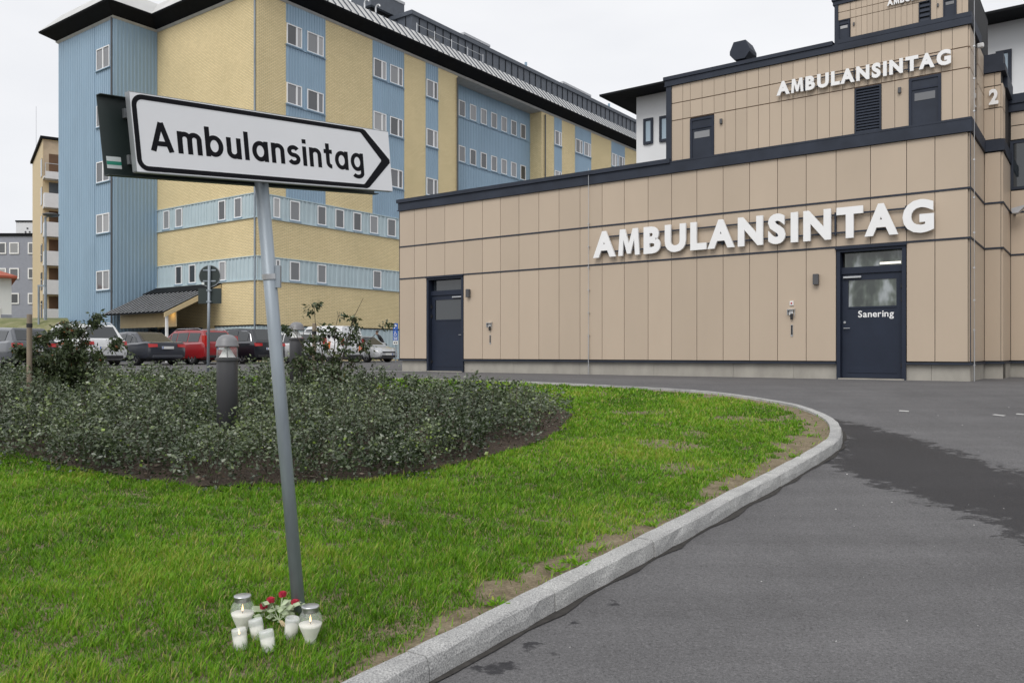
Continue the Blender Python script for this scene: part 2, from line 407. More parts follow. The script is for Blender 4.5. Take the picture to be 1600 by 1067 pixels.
# kerb line: outer foot of the granite kerb, from the near left round the tip of the lawn to the far side
kerb_px = [(671, 1067), (893, 944), (1104, 827), (1158, 795), (1229, 756), (1303, 710), (1316, 694), (1313, 676), (1296, 662), (1262, 648), (1235, 641), (1178, 631), (1127, 624), (1060, 618), (900, 609), (780, 604)]
_a, _b = Vector(ground_at(671, 1067)), Vector(ground_at(893, 944)); _d = (_a - _b).normalized()
kp = [_a + _d * 8, _a + _d * 4, _a + _d * 1.5] + [Vector(ground_at(*p)) for p in kerb_px] + [Vector((-3.2, 14.6)), Vector((-8, 16.6)), Vector((-16, 19)), Vector((-32, 23))]
def catmull(P, per=14):
    out_ = []
    for i in range(len(P) - 1):
        p0 = P[max(i - 1, 0)]; p1 = P[i]; p2 = P[i + 1]; p3 = P[min(i + 2, len(P) - 1)]
        for k in range(per):
            u = k / per
            out_.append(.5 * ((2 * p1) + (p2 - p0) * u + (2 * p0 - 5 * p1 + 4 * p2 - p3) * u * u + (3 * p1 - p0 - 3 * p2 + p3) * u ** 3))
    out_.append(P[-1]); return out_
def resample(P, step):
    out_ = [P[0]]; acc = 0
    for a, b_ in zip(P[:-1], P[1:]):
        L = (b_ - a).length; d = step - acc
        while d <= L:
            out_.append(a.lerp(b_, d / L)); d += step
        acc = L - (d - step)
    return out_
KL = resample(catmull(kp), .125)
def left_n(i):
    a = KL[max(i - 1, 0)]; b_ = KL[min(i + 1, len(KL) - 1)]; d = (b_ - a).normalized(); return Vector((-d.y, d.x))
KW, KH = .12, .10
kerb = tag(empty('kerb'), 'pale granite kerb curving round the tip of the lawn', kind='structure')
inner = [KL[i] + left_n(i) * KW for i in range(len(KL))]
i = 0; lens = [8, 8, 7, 8, 9, 8]; q = 0
while i < len(KL) - 9:
    n_ = lens[q % len(lens)]; q += 1
    if KL[i].y > 5.5: n_ = 6 if KL[i].y > 6.5 and KL[i].x > 1.5 and KL[i].y < 13 else n_
    mb = MB(); rows = []
    for k in range(n_ + 1):
        p = KL[i + k]; nn = left_n(i + k)
        tg = Vector((nn.y, -nn.x))
        if k == 0: p = p + tg * .003
        if k == n_: p = p - tg * .003
        g = gz(p.y); j = lambda a: random.uniform(-a, a)
        f0 = p + nn * j(.006); f1 = p + nn * (.004 + j(.006)); f2 = p + nn * (.012 + j(.004)); b0 = p + nn * KW
        rows.append([(f0.x, f0.y, g - .12), (f1.x, f1.y, g + .045 + j(.012)), (f2.x, f2.y, g + KH - .008 + j(.003)), ((p + nn * .024).x, (p + nn * .024).y, g + KH + j(.002)),
                     (b0.x, b0.y, g + KH + j(.003)), (b0.x, b0.y, g - .12)])
    vs = [v for r in rows for v in r]; fs = []
    for k in range(n_):
        for c in range(6):
            a = k * 6 + c; b_ = k * 6 + (c + 1) % 6; fs.append((a, b_, b_ + 6, a + 6))
    fs += [tuple(range(5, -1, -1)), tuple(n_ * 6 + c for c in range(6))]
    mb.add(vs, fs); mb.build('kerb_stone', 'granite', kerb); i += n_
kd = MB()  # thin dark strip of uneven width along the kerb foot
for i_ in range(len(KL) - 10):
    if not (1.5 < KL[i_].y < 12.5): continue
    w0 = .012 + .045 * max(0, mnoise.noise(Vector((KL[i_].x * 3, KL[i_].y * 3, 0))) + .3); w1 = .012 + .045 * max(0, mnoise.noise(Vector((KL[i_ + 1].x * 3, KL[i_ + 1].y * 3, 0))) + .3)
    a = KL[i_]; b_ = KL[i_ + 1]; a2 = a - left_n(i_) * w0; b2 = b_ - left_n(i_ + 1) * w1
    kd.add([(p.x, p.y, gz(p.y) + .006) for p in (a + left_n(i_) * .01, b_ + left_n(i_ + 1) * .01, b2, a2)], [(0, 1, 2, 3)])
tag(kd.build('kerb_foot_strip', 'dark_strip'), 'thin dark strip along the foot of the kerb', kind='structure')
# lawn sheet (soil) inside the kerb
LAWN_DZ = .075
isl = [tuple(p) for p in inner[:i + 1]] + [(-34, 23), (-34, -3)]
bedpx = [(-330, 690), (-120, 690), (0, 703), (90, 727), (180, 745), (300, 762), (440, 758), (560, 752), (680, 735), (760, 715), (830, 696), (872, 676)]
bed = [ground_at(x, y, LAWN_DZ) for x, y in bedpx] + [(.72, 9.6), (.2, 10.8), (-.75, 11.5), (-2.2, 12.2), (-6, 12.9), (-14, 13.6), (-22, 14.4)]
def sheet(name, poly, dz, mat, step):
    poly = np.array(poly); x0, y0 = poly.min(0); x1, y1 = poly.max(0)
    mb = MB()
    bm = bmesh.new(); vs = [bm.verts.new((x, y, 0)) for x, y in poly]; bm.faces.new(vs)
    bmesh.ops.triangulate(bm, faces=bm.faces)
    for yy in np.arange(math.ceil(max(y0, -14)), y1, step):
        bmesh.ops.bisect_plane(bm, geom=bm.verts[:] + bm.edges[:] + bm.faces[:], plane_co=(0, yy, 0), plane_no=(0, 1, 0))
    for v in bm.verts: v.co.z = gz(v.co.y) + dz
    bmesh.ops.recalc_face_normals(bm, faces=bm.faces)
    me = bpy.data.meshes.new(name); bm.to_mesh(me); bm.free(); me.materials.append(M[mat])
    if len(me.polygons) and me.polygons[0].normal.z < 0: me.flip_normals()
    o = bpy.data.objects.new(name, me); COL.objects.link(o); return o
tag(sheet('lawn', isl, LAWN_DZ, 'soil', .5), 'bare brown soil of the lawn', kind='structure')
tag(sheet('planting_bed', bed, LAWN_DZ + .012, 'mulch', .5), 'dark bark mulch of the planting bed', kind='structure')

# ------------------------------------------------------------------ ambulance entrance building
R0 = Vector((8.435, 15.13, 0))
amb = tag(empty('ambulance_building', R0, RZ), 'stepped beige panelled building with AMBULANSINTAG lettering and navy doors', 'building')
FRONT_L = 14.44
cols1 = [0, .55, 1.04, 2.34] + [2.34 + .6045 * k for k in range(1, 17)] + [13.4, 13.86, 14.44]
cols1 = [0, .55, 1.04, 2.34, 2.93, 3.52, 4.12, 4.71, 5.32, 5.93, 6.52, 7.14, 7.74, 8.36, 8.97, 9.58, 10.2, 10.8, 11.4, 12.05, 13.4, 13.86, 14.44]
Z0, Z1, Z2, Z3, Z4 = .33, 2.65, 3.57, 4.61, 4.88      # flashing, joint, joint, band, roof edge
def pieces(face, cols, rows, skip, gap=.012, gz_=.03, thick=.035, stand=.0):
    """one panel object per field. face(u0,u1,z0,z1,d0,d1) -> box extents; u along the wall, d depth outwards"""
    for a, b_ in zip(cols[:-1], cols[1:]):
        for z0, z1 in rows:
            if skip and skip(a, b_, z0, z1): continue
            x0, x1, y0, y1, zz0, zz1 = face(a + gap / 2, b_ - gap / 2, z0 + gz_ / 2, z1 - gz_ / 2, stand, stand + thick)
            block('panel', 'panel', amb, x0, x1, y0, y1, zz0, zz1)
front = lambda u0, u1, z0, z1, d0, d1: (-u1, -u0, -d1, -d0, z0, z1)
def side(x): return lambda u0, u1, z0, z1, d0, d1: (x + d0, x + d1, u0, u1, z0, z1)
def fwd(x, y): return lambda u0, u1, z0, z1, d0, d1: (x + u0, x + u1, y - d1, y - d0, z0, z1)
rows1 = [(Z0 + .02, Z1), (Z1, Z2), (Z2, Z3)]
isdoor = lambda a, b_, z0, z1: z0 < 1 and ((abs(a - 1.04) < .01) or (abs(a - 12.05) < .01))
# fields wider than one panel above the doors are split in two
colsA = sorted(cols1 + [1.69, 12.72])
pieces(front, cols1, rows1[:1], isdoor)
pieces(front, colsA, rows1[1:], None)
# core walls behind the panels, and plinth
core = MB()
core.box(-FRONT_L + .005, -2.34, .0, 9.0, Z0, 4.70); core.box(-1.04, -.0, .0, 9.0, Z0, 4.70); core.box(-2.34, -1.04, .16, 9.0, .0, 4.70)
core.box(-2.34, -1.04, .0, .16, Z1 - .04, 4.70)
core.v = []; core.f = []
def wallbox(*a): core.box(*a)
wallbox(-FRONT_L + .005, -13.4, 0, 9, Z0 - .02, 4.7); wallbox(-13.4, -12.05, .2, 9, 0, 2.62); wallbox(-13.4, -12.05, 0, 9.001, 2.62, 4.7)
wallbox(-12.05, -2.34, 0, 9.002, Z0 - .02, 4.7); wallbox(-2.34, -1.04, .2, 9.003, 0, 2.60); wallbox(-2.34, -1.04, 0, 9.004, 2.60, 4.7)
wallbox(-1.04, -.0, 0, 9.005, Z0 - .02, 4.7)
core.build('wall', 'backing', amb)
def plinth(x0, x1, y0, y1): block('plinth', 'concrete', amb, x0, x1, y0, y1, -.25, Z0 - .025)
for a, b_ in ((-14.38, -13.392), (-12.058, -10.4), (-10.395, -8.4), (-8.395, -6.4), (-6.395, -4.5), (-4.495, -3.2), (-3.195, -2.332), (-1.048, -.62), (-.615, .02)):
    plinth(a, b_, .012, 1.0)
tr = MB()                                   # dark flashings, joints and parapet
for a, b_ in ((-FRONT_L - .02, -13.4), (-12.05, -2.34), (-1.04, .06)):
    tr.box(a, b_, -.075, .0, Z0 - .025, Z0 + .012)
for z in (Z1, Z2):
    tr.box(-FRONT_L - .01, .045, -.048, -.001, z - .018, z + .018)
tr.box(-FRONT_L - .012, -FRONT_L + .002, -.04, .6, Z0, Z3); tr.box(-FRONT_L + .002, -FRONT_L + .006, -.03, -.001, Z0, Z3)
tr.box(.032, .046, -.05, -.037, Z0, Z3)
tr.build('flashing', 'anthracite', amb)
pp = MB(); pp.box(-FRONT_L - .03, .06, -.07, .3, Z3, 4.83); pp.build('parapet', 'anthracite', amb)
pp = MB(); pp.box(-FRONT_L - .07, -5.95, -.11, .4, 4.832, 4.93); pp.box(-FRONT_L - .05, .07, -.085, -.071, Z3 - .012, Z3 + .02); pp.build('coping', 'anthracite', amb)
block('roof', 'roof_black', amb, -FRONT_L, 0, .3, 9, 4.70, 4.78)
# upper storeys: same scheme at a smaller scale
cols2 = [0, .26, .446, 1.0, 1.25, 1.49, 1.99, 2.22, 2.47, 2.71, 2.95, 3.2, 3.44, 3.69, 3.93, 4.18, 4.43, 4.67, 4.92, 5.48, 5.66, 5.93]
B0, B1, B2, B3, B4 = 4.86, 5.79, 6.18, 6.59, 6.80
up2 = MB(); up2.box(-6.05, -.0, .0, 5.0, 4.70, 6.70); up2.build('wall', 'backing', amb)
def skip2(a, b_, z0, z1): return z0 < 5.5 and any(abs(a - q) < .01 for q in (.446, 1.49, 4.92))
pieces(front, cols2, [(B0, B1)], skip2, .008, .02, .028)
pieces(front, sorted(cols2 + [.72, 1.74, 5.2]), [(B1, B2), (B2, B3)], None, .008, .02, .028)
block('corner_flashing', 'anthracite', amb, -6.06, -5.93, -.05, .3, 4.834, B3); block('flashing', 'anthracite', amb, -5.95, .06, -.075, -.001, 4.832, B0 + .01)
tr = MB()
for z in (B1, B2): tr.box(-5.93, .02, -.012, -.001, z - .012, z + .012)
tr.build('joint_strip', 'joint_brown', amb)
pp = MB(); pp.box(-6.09, .06, -.06, .25, B3, 6.72); pp.box(-6.12, -2.40, -.085, .3, 6.722, 6.80); pp.box(-6.1, .07, -.072, -.061, B3 - .01, B3 + .012); pp.build('parapet', 'anthracite', amb)
cols3 = [0, .1, .19, .41, .52, .62, .83] + [.83 + .103 * k for k in range(1, 13)] + [2.075, 2.30]
C0, C1, C2, C3 = 6.80, 7.20, 7.36, 7.52
up3 = MB(); up3.box(-2.36, 0, 0, 3, 6.70, 7.6); up3.build('wall', 'backing', amb)
def skip3(a, b_, z0, z1): return z0 < 7 and any(abs(a - q) < .01 for q in (.19, .62, 2.066, 2.075))
pieces(front, cols3, [(C0, C1)], skip3, .005, .012, .022)
pieces(front, cols3, [(C1, C2), (C2, C3)], None, .005, .012, .022)
tr = MB(); tr.box(-2.37, -2.30, -.04, .2, 6.722, C3); tr.box(-2.31, .06, -.065, -.001, 6.722, C0 + .005); tr.box(-2.40, .06, -.05, .2, C3, 7.60); tr.box(-2.42, .07, -.075, .25, 7.602, 7.68)
tr.build('parapet', 'anthracite', amb)
tr = MB()
for z in (C1, C2): tr.box(-2.30, .02, -.009, -.001, z - .006, z + .006)
tr.build('joint_strip', 'joint_brown', amb)
block('roof', 'roof_black', amb, -6.0, 0, .25, 5, 6.70, 6.75); block('roof', 'roof_black', amb, -2.3, 0, .2, 3, 7.6, 7.65)
# doors
def door(x0, x1, ztop, hinge_right, word):
    d = empty('door', (0, 0, 0), 0, amb)
    w_ = x1 - x0; y = .10
    fr = MB()
    fr.box(x0, x0 + .07, -.045, .2, -.0, ztop); fr.box(x1 - .07, x1, -.045, .2, 0, ztop); fr.box(x0 + .07, x1 - .07, -.045, .2, ztop - .07, ztop)
    zt = ztop - .5
    fr.box(x0 + .07, x1 - .07, y - .03, .199, zt, zt + .13); fr.box(x0 - .02, x1 + .02, -.09, -.046, ztop - .015, ztop + .02)
    fr.build('frame', 'door_navy', d)
    lf = MB(); a, b_ = x0 + .075, x1 - .075
    v0, v1 = 1.45, zt - .13
    lf.box(a, b_, y, y + .06, .03, v0); lf.box(a, b_, y, y + .06, v1, zt - .006); lf.box(a, a + .12, y, y + .06, v0, v1); lf.box(b_ - .12, b_, y, y + .06, v0, v1)
    lf.build('leaf', 'door_navy', d)
    for z_ in (v0 - .035, .13): block('bead', 'door_navy', d, a + .12, b_ - .12, y - .012, y - .0005, z_, z_ + .025)
    block('pane', 'lit_pane' if word else 'dark_pane', d, a + .12, b_ - .12, y + .02, y + .03, v0, v1)
    block('transom_pane', 'lit_pane' if word else 'dark_pane', d, x0 + .12, x1 - .1, y + .03, y + .04, zt + .13, ztop - .07)
    if word: block('lamp_tube', 'tube_light', d, x1 - .5, x1 - .12, y + .018, y + .028, zt + .16, zt + .20)
    hx = a + .05 if hinge_right else b_ - .05; sg = 1 if hinge_right else -1
    h = MB(); h.tube((hx, y, 1.02), (hx, y - .05, 1.02), .012); h.tube((hx, y - .05, 1.02), (hx + sg * .11, y - .05, 1.02), .009); h.tube((hx, y, 1.14), (hx, y - .02, 1.14), .024, n=14)
    h.build('handle', 'steel', d)
    cl = MB(); c0 = a + .03 if hinge_right else b_ - .40; cl.box(c0, c0 + .34, y - .05, y - .001, zt - .085, zt - .05); cl.build('door_closer', 'steel', d)
    hg = MB(); hxx = b_ + .01 if hinge_right else a - .01
    for z in (.28, 1.55, 1.82):
        hg.tube((hxx, y - .03, z - .06), (hxx, y - .03, z + .06), .014); hg.box(hxx - .05, hxx + .05, y - .022, y - .001, z - .03, z + .03)
    hg.build('hinge', 'black_plastic', d)
    st = MB(); st.box(x0 + .03, x1 - .03, -.06, .15, -.02, .022); st.build('threshold', 'concrete', d)
    return d
d1 = door(-2.33, -1.05, 2.61, True, True)
d2 = door(-13.39, -12.06, 2.63, False, False)
def word(parent, text, x0, width, zb, cap, y, depth, bold, gap, mat='letter_white', face=None, name='letter'):
    its, bo = lettering(text, width, cap, gap, bold)
    for ch, x, sx, s, mn in its:
        v, f = glyph(ch, bold, depth / 2 / s)
        vs = [(x0 + x + (p[0] - mn) * sx, y - p[2] * s - depth / 2, zb + (p[1] + bold) * s) for p in v]
        mb = MB(); mb.add(vs, f); mb.build(name, mat, parent)
word(d1, 'Sanering', -2.33 + .38, .66, 1.235, .13, .0985, .004, .016, .014)
def rails(parent, x0, x1, zs, y, r, posts):
    mb = MB()
    for z in zs: mb.box(x0, x1, y - r, y + r, z - r, z + r)
    for x in posts: mb.box(x - r, x + r, y - r * .9, -.03, zs[0] - .05, zs[-1] + .05)
    mb.build('rail', 'anthracite', parent)
L1 = empty('facade_lettering', (0, 0, 0), 0, amb)
word(L1, 'AMBULANSINTAG', -7.92, 7.37, 2.80, .62, -.105, .055, .05, .115)
rails(L1, -7.75, -.7, (2.93, 3.29), -.085, .016, [-7.14, -5.93, -4.71, -3.52, -2.34, -1.04])
L2 = empty('facade_lettering', (0, 0, 0), 0, amb)
word(L2, 'AMBULANSINTAG', -3.51, 3.24, 5.885, .285, -.085, .045, .05, .05)
rails(L2, -3.4, -.35, (5.95, 6.11), -.062, .010, [-2.95, -1.99, -1.0])
L3 = empty('facade_lettering', (0, 0, 0), 0, amb)
word(L3, 'AMBULANSINTAG', -1.38, 1.27, 7.25, .12, -.05, .02, .05, .02)
rails(L3, -1.3, -.2, (7.28, 7.34), -.04, .005, [-1.1, -.4])
# louvre and small doors of the upper storeys
def louvre(x0, x1, z0, z1, n):
    l = empty('louvre', (0, 0, 0), 0, amb)
    fr = MB(); t_ = .03 * (x1 - x0) / .5
    fr.box(x0, x0 + t_, -.045, .0, z0, z1); fr.box(x1 - t_, x1, -.045, 0, z0, z1); fr.box(x0 + t_, x1 - t_, -.045, 0, z1 - t_, z1); fr.box(x0 + t_, x1 - t_, -.045, 0, z0, z0 + t_)
    fr.build('frame', 'anthracite', l)
    for k in range(n):
        z = z0 + t_ + (z1 - z0 - 2 * t_) * (k + .5) / n; hgt = (z1 - z0) / n * .36
        mb = MB(); mb.add([(x0 + t_, -.035, z - hgt), (x1 - t_, -.035, z - hgt), (x1 - t_, -.004, z + hgt), (x0 + t_, -.004, z + hgt),
                           (x0 + t_, -.035, z - hgt - .008), (x1 - t_, -.035, z - hgt - .008), (x1 - t_, -.004, z + hgt - .008), (x0 + t_, -.004, z + hgt - .008)],
                          [(0, 1, 2, 3), (7, 6, 5, 4), (0, 4, 5, 1), (1, 5, 6, 2), (2, 6, 7, 3), (3, 7, 4, 0)]); mb.build('slat', 'anthracite', l)
louvre(-1.985, -1.495, B0, B1 - .02, 15); louvre(-.825, -.625, C0, C1 - .01, 4)
def hatch(x0, x1, z0, z1, pane):
    d = empty('service_door', (0, 0, 0), 0, amb); w_ = x1 - x0; t_ = w_ * .09
    fr = MB(); fr.box(x0, x0 + t_, -.05, 0, z0, z1); fr.box(x1 - t_, x1, -.05, 0, z0, z1); fr.box(x0 + t_, x1 - t_, -.05, 0, z1 - t_, z1); fr.box(x0 + t_, x1 - t_, -.045, 0, z1 - w_ * .42, z1 - w_ * .36)
    fr.build('frame', 'door_navy', d)
    block('leaf', 'anthracite', d, x0 + t_, x1 - t_, -.03, -.002, z0, z1 - w_ * .42)
    block('transom_panel', 'anthracite', d, x0 + t_, x1 - t_, -.034, -.002, z1 - w_ * .36, z1 - t_)
    block('pane', pane, d, x0 + 2 * t_, x1 - 2 * t_, -.036, -.031, z1 - w_ * .80, z1 - w_ * .54)
hatch(-1.0, -.446, 4.72, B1 - .02, 'pane'); hatch(-5.48, -4.92, 4.74, B1 - .04, 'pane'); hatch(-.41, -.19, 6.74, C1, 'pane'); hatch(-2.295, -2.08, 6.75, C1 - .01, 'pane')
# lamps and fittings on the front
def wall_lamp(x, z, s=1.0, y=-.036):
    l = empty('wall_lamp', (0, 0, 0), 0, amb)
    MB().box(x - .055 * s, x + .055 * s, y - .10 * s, y - .012 * s, z - .11 * s, z + .11 * s).build('housing', 'lamp_grey', l, bevel=.012 * s)
    MB().box(x - .04 * s, x + .04 * s, y - .012 * s, y, z - .06 * s, z + .06 * s).build('bracket', 'black_plastic', l)
wall_lamp(-2.72, 2.02); wall_lamp(-11.85, 2.13); wall_lamp(-1.16, 5.58, .5, -.03); wall_lamp(-4.75, 5.58, .5, -.03); wall_lamp(-.50, 7.06, .28, -.024); wall_lamp(-2.0, 7.06, .28, -.024)
def fittings(x, z, button):
    y = -.036
    if button:
        b_ = empty('alarm_button', (0, 0, 0), 0, amb)
        MB().box(x - .04, x + .04, y - .03, y, z + .18, z + .27).build('plate', 'white_plastic', b_, bevel=.006)
        MB().tube((x, y - .031, z + .225), (x, y - .04, z + .225), .018, n=14).build('button', 'red_dot', b_)
    r = empty('card_reader', (0, 0, 0), 0, amb)
    hood = MB(); hood.box(x - .075, x + .055, y - .09, y, z + .085, z + .10); hood.box(x - .075, x - .068, y - .088, y, z - .02, z + .085); hood.box(x + .06, x + .067, y - .03, y, z - .05, z + .12)
    hood.build('hood', 'steel', r)
    MB().box(x - .06, x + .03, y - .03, y, z - .02, z + .08).build('plate', 'white_plastic', r, bevel=.005)
    MB().box(x - .02, x + .035, y - .055, y - .0305, z - .11, z + .01).build('keypad', 'black_plastic', r, bevel=.006)
    q = empty('wall_slot', (0, 0, 0), 0, amb)
    MB().box(x - .022, x + .022, y - .012, y, z - .46, z - .22).build('plate', 'steel', q)
    MB().box(x - .016, x + .016, y - .016, y - .0125, z - .43, z - .23).build('slit', 'black_plastic', q)
fittings(-3.22, 1.33, True); fittings(-11.13, 1.22, False)
def conductor(x, y, ztop, zs):
    c = empty('lightning_conductor', (0, 0, 0), 0, amb)
    MB().path([(x, y, -.02), (x, y, ztop)], .006, 6).tube((x, y, -.02), (x, y, .95), .013, n=8).build('rod', 'steel', c)
    for z in zs: MB().box(x - .016, x + .016, y - .016, y + .03, z - .014, z + .014).build('clip', 'steel', c)
conductor(-8.09, -.085, 5.0, [.2, .95, 1.5, 2.05, 2.6, 3.1, 3.65]); conductor(.085, .09, 7.6, [.3, .95, 1.5, 2.1, 2.75, 3.4, 4.1, 5.0, 5.6, 6.2])
# side and the stepped blocks to the right
pl2 = MB(); pl2.box(0, .03, .03, 2.06, -.25, Z0 - .025); pl2.build('plinth', 'concrete', amb)
S1, W1, S2 = 2.06, .33, 1.55
rowsS = [(Z0 + .02, Z1), (Z1, Z2), (Z2, Z3)]
pieces(side(.0), [0.0, .7, 1.4, S1], rowsS, None)
pieces(side(.0), [.0, .35, .7], [(B0, B1), (B1, B2), (B2, B3)], None, .008, .02, .028)
pieces(side(.0), [1.15, 1.4, 1.7, S1], [(B0, B1), (B1, B2), (B2, B3)], None, .008, .02, .028)
block('side_window', 'dark_pane', amb, .001, .012, .72, 1.13, B0, B2)
wb = MB(); wb.box(0, W1, S1, 9, Z0 - .02, 6.35); wb.box(W1, 9, S1 + S2, 9.01, Z0 - .02, 5.85); wb.build('wall', 'backing', amb)
pieces(fwd(0, S1), [.04, W1], rowsS, None); pieces(fwd(0, S1), [.03, .22, W1], [(B0, 5.5), (5.5, 5.95), (5.95, 6.22)], None, .008, .02, .028)
pieces(side(W1), [S1, S1 + .8, S1 + S2], rowsS, None); pieces(side(W1), [S1, S1 + .25, S1 + .5], [(B0, 5.5), (5.5, 6.0)], None, .008, .02, .028)
pieces(fwd(W1, S1 + S2), [.04, .9, 1.8, 2.7, 3.6, 4.5, 5.4], [(Z0 + .02, Z1), (Z1, Z2), (Z2, 4.05)], None)
pieces(fwd(W1, S1 + S2), [.04, .35, .66, .97, 1.28, 1.6], [(5.14, 5.45), (5.45, 5.75)], None, .008, .02, .028)
tr = MB()
for z in (Z1, Z2):
    tr.box(.001, .05, .0, S1, z - .018, z + .018); tr.box(.05, W1 + .05, S1 - .05, S1 - .001, z - .018, z + .018); tr.box(W1 + .001, W1 + .05, S1, S1 + S2, z - .018, z + .018); tr.box(W1 + .05, 6, S1 + S2 - .05, S1 + S2 - .001, z - .018, z + .018)
tr.box(.001, .075, .0, S1, Z0 - .025, Z0 + .012); tr.box(.075, W1 + .06, S1 - .07, S1 - .001, Z0 - .025, Z0 + .012); tr.box(W1 + .001, W1 + .06, S1, S1 + S2, Z0 - .025, Z0 + .012); tr.box(W1 + .06, 6, S1 + S2 - .07, S1 + S2 - .001, Z0 - .025, Z0 + .012)
tr.box(.001, .07, -.06, S1 - .07, Z3, B0); tr.box(.001, W1 + .07, S1 - .07, S1 + .2, Z3 + .01, B0 - .01); tr.box(W1 + .001, W1 + .06, S1 + .2, S1 + S2, Z3, B0)
tr.box(.001, .06, .0, 1.4, B3, 6.80); tr.box(.001, W1 + .08, S1 - .08, S1 + .4, 6.22, 6.36); tr.box(.0, W1 + .04, S1 - .04, S1 + .4, 6.362, 6.60); tr.box(W1 + .001, W1 + .08, S1 + .4, S1 + S2, 6.0, 6.3)
tr.box(W1 + .001, 7, S1 + S2 - .07, S1 + S2 + .3, 5.75, 5.92); tr.box(W1 + .001, 7, S1 + S2 - .10, S1 + S2 + .3, 5.922, 6.12)
tr.build('flashing', 'anthracite', amb)
big = empty('window', (0, 0, 0), 0, amb)
fr = MB(); y_ = S1 + S2
fr.box(W1 + .03, 2.4, y_ - .05, y_, 4.06, 4.12); fr.box(W1 + .03, 2.4, y_ - .05, y_, 5.06, 5.12); fr.box(W1 + .03, W1 + .09, y_ - .05, y_, 4.12, 5.06); fr.build('frame', 'anthracite', big)
block('pane', 'dark_pane', big, W1 + .09, 2.4, y_ - .03, y_ - .01, 4.12, 5.06)
n2 = empty('house_number', (0, 0, 0), 0, amb)
word(n2, '2', .125, .165, 5.56, .31, S1 - .06, .035, .04, 0, name='numeral')
fl = empty('floodlight', (0, 0, 0), 0, amb)
MB().box(W1 + .10, W1 + .14, S1 + S2 - .16, S1 + S2 - .036, 3.5, 3.62).build('bracket', 'lamp_grey', fl)
MB().add([(W1 + .08, S1 + S2 - .2, 3.6), (W1 + .36, S1 + S2 - .2, 3.66), (W1 + .36, S1 + S2 - .45, 3.66), (W1 + .08, S1 + S2 - .45, 3.6), (W1 + .10, S1 + S2 - .22, 3.5), (W1 + .2, S1 + S2 - .22, 3.5), (W1 + .2, S1 + S2 - .43, 3.5), (W1 + .10, S1 + S2 - .43, 3.5)],
         [(0, 1, 2, 3), (7, 6, 5, 4), (0, 4, 5, 1), (1, 5, 6, 2), (2, 6, 7, 3), (3, 7, 4, 0)]).build('housing', 'penthouse_cap', fl)
for y_, x_, z_ in ((.9, .03, 6.42),):
    MB().box(x_, x_ + .12, y_, y_ + .08, z_, z_ + .09).build('camera_housing', 'white_plastic', amb, bevel=.02)
for a, b_, y_ in ((.03, W1 + .03, S1 + .03), (W1, 6, S1 + S2 + .03)): block('plinth', 'concrete', amb, a, b_, y_ - .02, y_ + .5, -.25, Z0 - .026)
block('plinth', 'concrete', amb, W1, W1 + .03, S1 + .05, S1 + S2, -.25, Z0 - .027)
# vent cowl on the roof of the second storey
vt = empty('roof_vent', (-4.83, 1.5, 7.36), 0, amb); vt.scale = (.72, .72, .80)
vx, vy = 0, 0
MB().box(vx - .16, vx + .16, vy - .16, vy + .16, -.85, .0).build('stem', 'anthracite', vt)
pr = [(-.17, -.03), (.17, -.03), (.33, .14), (.33, .24), (.20, .50), (-.20, .50), (-.33, .24), (-.33, .14)]
MB().prism(pr, lambda u, v, t_: (vx + u, vy + t_, v), -.33, .33).build('cowl', 'anthracite', vt, bevel=.01)
for dx in (-.13, .13): MB().lathe([(.0, 0), (.03, .0), (.035, .03), (.0, .07)], 8, (vx + dx, vy, .50)).build('eyelet', 'steel', vt)

# white rendered building behind
wbd = tag(empty('white_building', R0, RZ), 'white rendered building with black overhanging roof behind the beige building', 'building')
WX = -12.05; WY = 10.0
block('wall', 'white_render', wbd, WX, 16, WY, WY + 14, 0, 9.98)
rf = MB(); rf.add([(WX, WY, 9.97), (16, WY, 9.97), (16, WY - 1.0, 9.94), (WX - 1.0, WY - 1.0, 9.94), (WX, WY + 14, 9.97), (WX - 1.0, WY + 14, 9.94), (16, WY - 1.0, 10.01), (WX - 1.0, WY - 1.0, 10.01), (WX - 1, WY + 14, 10.05), (16, WY + 14, 10.05)],
                  [(0, 1, 2, 3), (0, 3, 5, 4), (3, 2, 6, 7), (5, 3, 7, 8), (7, 6, 9, 8)]); rf.build('roof', 'roof_black', wbd)
def proj_local(px, py, org, wy):
    """local (x, z) on the plane local y = wy of a building frame at org for a photo pixel"""
    k = (px - CX) / F; P = org + D2 * wy
    s = (P.x - k * P.y) / (k * D1.y - D1.x)
    y = P.y + s * D1.y
    return -s, EYE + (HY - py) / F * y
def white_window(pa, pb, z0=None):
    x0, zt = proj_local(pa[0], pa[1], R0, WY); x1, _ = proj_local(pb[0], pa[1], R0, WY); _, zb = proj_local(pa[0], pb[1], R0, WY)
    wn_ = empty('window', (0, 0, 0), 0, wbd); t_ = .09
    fr = MB(); fr.box(x0, x0 + t_, WY - .06, WY, zb, zt); fr.box(x1 - t_, x1, WY - .06, WY, zb, zt); fr.box(x0 + t_, x1 - t_, WY - .06, WY, zt - t_, zt); fr.box(x0 + t_, x1 - t_, WY - .08, WY, zb, zb + t_)
    fr.build('frame', 'anthracite', wn_); block('pane', 'blue_pane', wn_, x0 + t_, x1 - t_, WY - .03, WY - .002, zb + t_, zt - t_)
white_window((1006, 187), (1021, 227)); white_window((1031, 183), (1047, 223)); white_window((1556, 82), (1581, 134))

# ------------------------------------------------------------------ hospital
C0_ = Vector((-14.31, 46.0, 0))
hos = tag(empty('hospital_building', C0_, RZ), 'long yellow brick hospital with blue ribbed stair tower and black eaves', 'building')
TWX0, TWX1, TWY = -17.2, -10.2, -2.8
LEN = 75.0; ZS = 20.95; REC = 1.2
